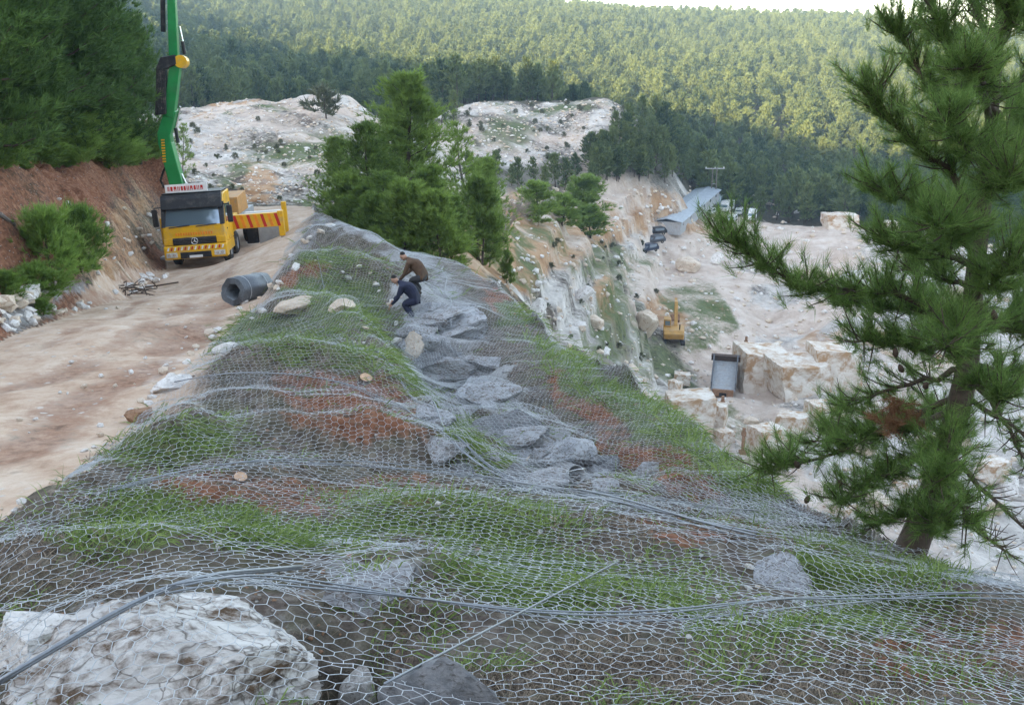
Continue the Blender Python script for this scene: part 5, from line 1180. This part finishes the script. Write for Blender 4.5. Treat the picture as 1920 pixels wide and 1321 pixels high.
# ------------------------------------------------------------------ stumps, sticks, bucket
M_cut = plain('cut_wood', (0.55, 0.36, 0.24), 0.8, var=0.3, scale=20)
for px, py, lab in [(450, 893, 'freshly cut pine stump on the lower left slope'), (685, 707, 'freshly cut pine stump in the middle of the slope')]:
    p = ground_at(px, py + 8, 3, 40); e = empty('tree_stump', p); s_ = p.length / F * 13; d = Vector((0.25, -0.30, 0.92)).normalized()
    MB().tube([-d * s_ * 1.2, d * s_ * 0.8], [s_ * 1.2, s_], 12).build('stem', M_bark, e); MB().tube([d * s_ * 0.8, d * (s_ * 0.8 + 0.006)], [s_ * .92, s_ * .9], 12).build('cut_face', M_cut, e); tag(e, lab, 'stump')
g_ = random.Random(8)
p = ground_at(235, 548, 15, 60); e = empty('branch_pile', p); tag(e, 'dark heap of dead branches at the foot of the red bank', 'branches')
for k in range(26):
    a_ = Vector((g_.uniform(-.9, .9), g_.uniform(-.5, .5), g_.uniform(0.02, .25))); d = Vector((g_.gauss(0.3, .7), g_.gauss(0, .5), g_.gauss(0, .15))).normalized() * g_.uniform(.4, 1.2)
    MB().tube([a_ - d / 2, a_ + Vector((0, 0, .05)), a_ + d / 2], [.025, .02, .008], 5).build('stick', M_bark, e)
def pole(px0, py0, px1, py1, r_, mat, name, label, cat, h0=0.06, h1=0.06):
    a_ = ground_at(px0, py0, 12, 60); b_ = ground_at(px1, py1, 12, 60); a_.z += h0; b_.z += h1; e = MB().tube([a_, a_.lerp(b_, .5) + Vector((0, 0, -.02)), b_], [r_, r_ * .95, r_ * .8], 8).build(name, mat); tag(e, label, cat)
pole(222, 518, 255, 540, 0.05, M_cream, 'pale_log', 'pale debarked log leaning on the branch heap', 'log', .5, .1)
pole(262, 542, 335, 532, 0.03, M_bark, 'long_stick', 'long dark stick lying on the road beside the heap', 'stick')
pole(0, 408, 28, 428, 0.07, M_barkg, 'bleached_log', 'bleached log lying on the red bank at the left edge', 'log', .1, .1)
p = ground_at(1070, 895, 8, 20); e = empty('bucket', p); e.rotation_euler = (R(55), 0, R(20)); s_ = p.length / F * 17; tag(e, 'round grey bucket lying in the gully', 'bucket')
b_ = MB(); vs = []; 
for z_, r_ in ((0, .8), (2.0, 1.0), (2.0, .93), (0.1, .75)):
    for k in range(20): w = k * math.pi / 10; vs.append((r_ * s_ * math.cos(w), r_ * s_ * math.sin(w), z_ * s_))
fs = [(i * 20 + k, i * 20 + (k + 1) % 20, (i + 1) * 20 + (k + 1) % 20, (i + 1) * 20 + k) for i in range(3) for k in range(20)] + [tuple(range(19, -1, -1)), tuple(range(60, 80))]
b_.add(vs, fs).build('pail', M_gry, e, False); MB().tube([(s_ * math.cos(w), 0.3 * s_, 2 * s_ + s_ * math.sin(w) * .9) for w in [i * math.pi / 10 for i in range(11)]], 0.006, 4).build('handle', M_stl, e)

# ------------------------------------------------------------------ the quarry: cut blocks, machines, yard
def block_mesh(name, seed, mat, n=7, amp=0.05):
    bm = bmesh.new(); bmesh.ops.create_cube(bm, size=2.0); bmesh.ops.subdivide_edges(bm, edges=bm.edges[:], cuts=n, use_grid_fill=True); g = np.random.default_rng(seed)
    V_ = np.array([v.co for v in bm.verts]); sh = g.normal(size=4) * 0.10
    V_[:, 0] += sh[0] * V_[:, 2] + 0.05 * V_[:, 1]; V_[:, 1] += sh[1] * V_[:, 2]; V_[:, 2] *= 1 + sh[2] * V_[:, 0]
    for k, (fq, am) in enumerate(((1.1, amp * 1.6), (3.5, amp * .7))):
        V_ += am * np.stack([fbm(V_[:, 1] * fq + 7 * q + V_[:, 0], V_[:, 2] * fq + V_[:, 0] * fq, seed + q + k * 5, 2) for q in range(3)], -1)
    for v, c in zip(bm.verts, V_): v.co = c
    me = bpy.data.meshes.new(name); bm.to_mesh(me); bm.free(); me.materials.append(mat); return me
M_face = stone_mat('sawn_marble', (0.58, 0.51, 0.44), (0.78, 0.74, 0.69), (0.40, 0.25, 0.14), 0.8, 0.54)
BLK = [block_mesh('marble_block', 600 + i, M_face) for i in range(4)]
LEDGE = [rock_mesh('ledge', 650 + i, 3, 16, M_cream if i % 2 else M_white, 0.02, 1.0) for i in range(4)]
def block(px, py, w, h, label, depth=0.7, rz=0.2, k=0, name='marble_block', cat='stone block', y1=320, group=None, ledge=False):
    p = ground_at(px, py, 40, y1); q = p.length / F; o = obj(name, (LEDGE if ledge else BLK)[k % 4]); hh = h * q / 2
    o.scale = (w * q / 2, w * q / 2 * depth, hh * 1.15); o.location = (p.x, p.y + w * q / 2 * depth * 0.6, p.z + hh * 0.85); o.rotation_euler = (0, 0, rz); tag(o, label, cat, group)
for i, (px, py, w, h, d, rz, lab) in enumerate([
    (1008, 608, 40, 50, .8, .5, 'tall white sawn rock face just beyond the workers'), (1214, 632, 52, 60, 1.0, -.4, 'white outcrop standing left of the excavator'), (1432, 728, 90, 66, 1.1, .12, 'bright sawn marble face, left of three in the middle of the quarry'), (1500, 738, 90, 56, 1.0, .2, 'bright sawn marble face, middle of three in the quarry'), (1566, 728, 80, 70, 1.0, .05, 'bright sawn marble face, right of three, nearest the pine'),
    (1292, 806, 84, 62, .8, .1, 'white marble block at the slope edge above the grass'), (1340, 806, 42, 50, .8, -.3, 'narrow white block right of the one at the slope edge'),
    (1578, 430, 56, 26, .7, .1, 'low white block at the far edge of the yard'), (1572, 415, 26, 24, .8, .0, 'upright white block standing on the low one at the yard edge'), (1664, 444, 30, 26, .8, .2, 'small white block half hidden by the pine, left'),
    (1756, 452, 34, 32, .8, -.2, 'small white block half hidden by the pine, right'), (1705, 462, 70, 18, .8, .1, 'low row of white stone behind the pine'), (1440, 852, 60, 48, .8, .5, 'tilted white block below the sawn face'), (1485, 820, 52, 40, .8, -.4, 'white block between the tilted block and the pine'),
    (1548, 800, 62, 40, .8, .3, 'white block under the left pine branches'), (1296, 512, 54, 34, .8, .2, 'white rock left of the pine tip, above the pit road'), (1345, 497, 30, 24, .8, .4, 'small white rock beside the pine tip'), (1530, 540, 90, 44, .7, .1, 'long white rock behind the upper pine branch'),
    (1606, 552, 60, 40, .8, -.2, 'squat white rock behind the pine needles'), (1118, 618, 44, 30, .9, .3, 'stained rock on the ledge left of the excavator'), (1096, 566, 40, 30, .9, -.3, 'stained rock ledge above the overgrown slope')]):
    block(px, py, w, h, lab, d, rz, i, ledge=i in (0, 1, 15, 16, 17, 18, 19, 20))
g_ = random.Random(33)
for i in range(26): block(g_.uniform(1560, 1910), g_.uniform(560, 1010), g_.uniform(24, 62), g_.uniform(16, 40), 'white quarry block seen through the foreground pine', .8, g_.uniform(-.8, .8), i, ledge=i % 3 > 0, group='blocks behind the foreground pine')
for i in range(16): block(g_.uniform(1180, 1420), g_.uniform(700, 850), g_.uniform(14, 34), g_.uniform(10, 26), 'broken white block near the foot of the netted slope', .8, g_.uniform(-.8, .8), i, ledge=i % 2 > 0, group='blocks near the slope foot')

def vehicle(name, px, py, rz, paint, label, cat, Lv=4.4, Wv=1.75, Hv=1.5, hood=0.28, van=False):
    p = ground_at(px, py, 60, 300); e = empty(name, p, (0, 0, rz)); tag(e, label, cat)
    w = Wv / 2; a0 = -Lv / 2; a1 = Lv / 2; zb = 0.35; zm = Hv * (0.55 if not van else 0.5)
    prof = [(a0, zb), (a0, zm * .9), (a0 + Lv * hood * (1 if not van else .35), zm), (a0 + Lv * (hood + .14 if not van else .28), Hv), (a1 - Lv * (.12 if not van else .01), Hv), (a1, zm), (a1, zb)]
    b_ = MB().prism(prof, -w, w, 'y'); bo = b_.build('body', paint, e, bevel=0.08)
    MB().add([(prof[2][0] - .01, -w * .88, zm + .04), (prof[2][0] - .01, w * .88, zm + .04), (prof[3][0] - .03, w * .8, Hv - .08), (prof[3][0] - .03, -w * .8, Hv - .08)], [(0, 1, 2, 3)]).build('windscreen', M_gls, bo)
    for s in (-1, 1):
        MB().box(prof[3][0] - .1, a1 - Lv * .16, s * w - .02, s * w + .02, zm + .06, Hv - .12).build('side_window', M_gls, bo)
        MB().box(a0 - .03, a0 + .05, s * w * .72 - .15, s * w * .72 + .15, zm * .66, zm * .84).build('headlight', M_lmp, bo)
        for x in (a0 + Lv * .19, a1 - Lv * .19):
            o = obj('wheel', tyre_o, None, e); o.location = (x, s * (w - .08), 0.33); o.scale = (.6, .62, .62); o.rotation_euler = (0, 0, R(90))
    return e
vehicle('parked_van', 1410, 412, R(75), M_wht, 'white van parked alone at the edge of the yard', 'van', 5.4, 2.0, 2.4, .12, True)
vehicle('parked_van', 1362, 396, R(60), M_wht, 'white van beside the shed end, right of the pole', 'van', 5.6, 2.1, 2.5, .12, True)
vehicle('parked_van', 1347, 384, R(60), plain('pale_blue_paint', (0.55, 0.62, 0.66), .4), 'pale van behind the other one near the pole', 'van', 5.2, 2.0, 2.3, .12, True)
vehicle('parked_car', 1228, 440, R(20), M_blk, 'black car at the lower end of the grey shed', 'car')
vehicle('parked_car', 1214, 472, R(40), plain('dark_blue_paint', (.02, .03, .06), .35), 'dark blue car parked below the black one', 'car')
vehicle('parked_car', 1226, 456, R(30), plain('dark_grey_paint', (.07, .07, .08), .35), 'dark grey car between the black and the blue cars', 'car')
vehicle('parked_car', 1385, 402, R(70), M_wht, 'low pickup between the two white vans', 'car')
vehicle('parked_car', 1372, 415, R(65), M_wht, 'small pale car in front of the vans', 'car')
vehicle('parked_car', 1330, 402, R(60), M_wht, 'pale car close to the shed wall', 'car')
# grey shed
pa = ground_at(1250, 428, 100, 300); pb = ground_at(1326, 384, 100, 300); d = Vector((pb.x - pa.x, pb.y - pa.y, 0)); Ls = d.length
sh = empty('long_shed', pa, (0, 0, math.atan2(d.y, d.x))); tag(sh, 'long low shed with a blue-grey sheet roof by the pole', 'shed'); zs = pb.z - pa.z
M_roof = plain('sheet_roof', (0.36, 0.40, 0.45), 0.5, 0.2, var=.2, scale=.6)
MB().box(0, Ls, -2.7, 2.7, -1.2, 1.3).build('wall', M_gry, sh)
rf = MB().prism([(-3.1, 1.25), (0, 1.9), (3.1, 1.25), (3.1, 1.37), (0, 2.05), (-3.1, 1.37)], -0.5, Ls + .5).build('roof', M_roof, sh)
for k in range(int(Ls / 1.2)): MB().beam((k * 1.2, -3.1, 1.41), (k * 1.2, 0, 2.08), .06, .06).build('roof_rib', M_roof, rf)
for k in range(6): MB().box(Ls * (k + .3) / 6, Ls * (k + .3) / 6 + 1.2, -2.74, -2.68, .3, 1.0).build('window', M_gls, sh)
# utility pole
p = ground_at(1336, 392, 100, 300); up = empty('utility_pole', p); tag(up, 'twin-legged utility pole with crossarm beside the shed', 'utility pole'); hgt = at(1336, 314, p.y).z - p.z
for x in (-.6, .6): MB().tube([(x, 0, -.5), (x * .8, 0, hgt)], [.16, .11], 8).build('pole_leg', M_barkg, up)
MB().box(-2.3, 2.3, -.09, .09, hgt - .35, hgt - .15).build('crossarm', M_gry, up)
for z_ in (.35, .6): MB().box(-.7, .7, -.06, .06, hgt * z_, hgt * z_ + .12).build('brace', M_gry, up)
for x in (-2.1, 0, 2.1): MB().tube([(x, 0, hgt - .15), (x, 0, hgt + .2)], [.09, .05], 6).build('insulator', M_wht, up)
# excavator
p = ground_at(1262, 642, 60, 220); ex = empty('excavator', p, (0, 0, R(-8))); tag(ex, 'dusty yellow excavator working below the ochre ledge in the quarry', 'excavator')
M_exy = plain('excavator_yellow', (0.46, 0.25, 0.06), 0.6, var=.3, scale=1.5, dirt=(.36, .25, .16))
for s in (-1, 1):
    t_ = MB().prism([(-2.0, .15), (-2.25, .5), (-2.0, .9), (2.0, .9), (2.25, .5), (2.0, .15)], s * 1.3 - .3, s * 1.3 + .3).build('track', M_blk, ex, bevel=.06)
    for k in range(5): MB().tube([(s * 1.3 + s * .3, -1.6 + k * .8, .5), (s * 1.3 + s * .34, -1.6 + k * .8, .5)], .25, 10).build('track_roller', M_exy, t_)
bo = MB().box(-1.45, 1.45, -1.6, 1.7, 1.05, 2.2).build('engine_house', M_exy, ex, bevel=.1); MB().prism([(-2.3, 1.1), (-2.4, 1.9), (-1.6, 2.25), (-1.6, 1.05)], -1.4, 1.4).build('counterweight', M_exy, ex, bevel=.12)
c_ = MB().box(-1.4, -.4, .2, 1.9, 2.2, 3.3).build('cab', M_exy, ex, bevel=.06); MB().box(-1.25, -.55, .17, .2, 2.45, 3.1).build('rear_window', M_gls, c_); MB().box(-.41, -.38, .4, 1.7, 2.45, 3.1).build('side_window', M_gls, c_)
MB().tube([(.8, -1.0, 2.2), (.8, -1.0, 3.0)], .08, 8).build('exhaust', M_blk, bo)
bm_ = MB().beam((.3, 1.2, 2.0), (.3, 3.6, 4.9), .5, .7, .45, .6).beam((.3, 3.5, 4.8), (.3, 6.0, 4.6), .45, .6, .4, .5).build('boom', M_exy, ex, bevel=.04)
st = MB().beam((.3, 5.9, 5.0), (.3, 7.0, 2.4), .36, .55, .3, .4).build('stick', M_exy, ex, bevel=.04); MB().prism([(6.6, 2.4), (7.5, 2.3), (7.6, 1.4), (6.8, 1.0), (6.3, 1.6)], -.4, 1.0).build('bucket', M_brown, ex, bevel=.05)
MB().tube([(.3, 2.0, 2.2), (.3, 3.9, 4.3)], .1, 8).build('ram', M_stl, bm_)
# tipper
p = ground_at(1356, 738, 60, 200); tk = empty('tipper_truck', p, (0, 0, R(-14))); tag(tk, 'grey tipper with a raised load body on the pit road', 'truck')
tb_ = MB(); tb_.prism([(-2.6, 1.3), (-2.6, 1.5), (2.6, 3.6), (2.9, 3.3), (2.7, 3.0), (-2.2, 1.2)], -1.5, 1.5).build('load_floor', M_gry, tk)
for s in (-1, 1): MB().prism([(-2.6, 1.5), (-2.6, 2.4), (2.3, 4.6), (2.6, 3.6)], s * 1.5 - .08, s * 1.5 + .08).build('load_side', plain('dark_grey_steel', (.12, .12, .13), .6), tk)
MB().prism([(2.2, 4.4), (2.6, 3.6), (2.85, 3.7), (2.5, 4.6)], -1.85, 1.85).build('head_board', plain('rusty_steel', (.11, .075, .06), .7, var=.4), tk)
MB().box(-1.3, 1.3, -2.9, -2.2, .6, 1.5).build('tail_frame', plain('rust_frame', (.30, .17, .10), .8, var=.4), tk, bevel=.05); MB().box(-.45, .45, -2.95, -2.88, .65, 1.1).build('rear_opening', M_blk, tk)
MB().box(-.5, .5, -2.2, 4.6, .7, 1.1).build('chassis', M_blk, tk); MB().box(-1.25, 1.25, 3.2, 5.0, .8, 3.0).build('cab', M_exy, tk, bevel=.08)
for y in (-1.8, -.5, 3.8):
    for s in (-1, 1): o = obj('wheel', tyre_o, None, tk); o.location = (s * 1.1, y, .53)
# slender posts by the face
for px, py, h, lab in [(1396, 680, 50, 'brown machine mast at the corner of the sawn face'), (1392, 850, 50, 'thin ochre post by the tilted block'), (1352, 800, 60, 'rusty post at the slope edge')]:
    p = ground_at(px, py, 50, 200); q = p.length / F; e = empty('mast', p); tag(e, lab, 'post'); MB().box(-.14, .14, -.14, .14, -.3, h * q).build('shaft', M_brown, e); MB().box(-.35, .35, -.3, .3, -.1, .35).build('foot', M_brown, e); MB().box(-.22, .22, -.22, .22, h * q * .7, h * q * .85).build('head', M_brown, e)

# ------------------------------------------------------------------ haze: the air between here and the far hill
m = bpy.data.materials.new('haze'); m.use_nodes = True; nt = m.node_tree; nt.nodes.clear(); out = nt.nodes.new('ShaderNodeOutputMaterial'); v = nt.nodes.new('ShaderNodeVolumePrincipled')
v.inputs['Color'].default_value = (0.50, 0.74, 1.0, 1); v.inputs['Density'].default_value = 0.00030; v.inputs['Anisotropy'].default_value = 0.0; nt.links.new(v.outputs[0], out.inputs['Volume'])
zt = float(max(GZ.max(), 40)) + 30
tag(MB().box(-1400, 1400, -1400, 1400, float(GZ.min()) - 2, zt).build('haze', m), 'thin bluish haze in the air', 'haze', None, 'stuff')
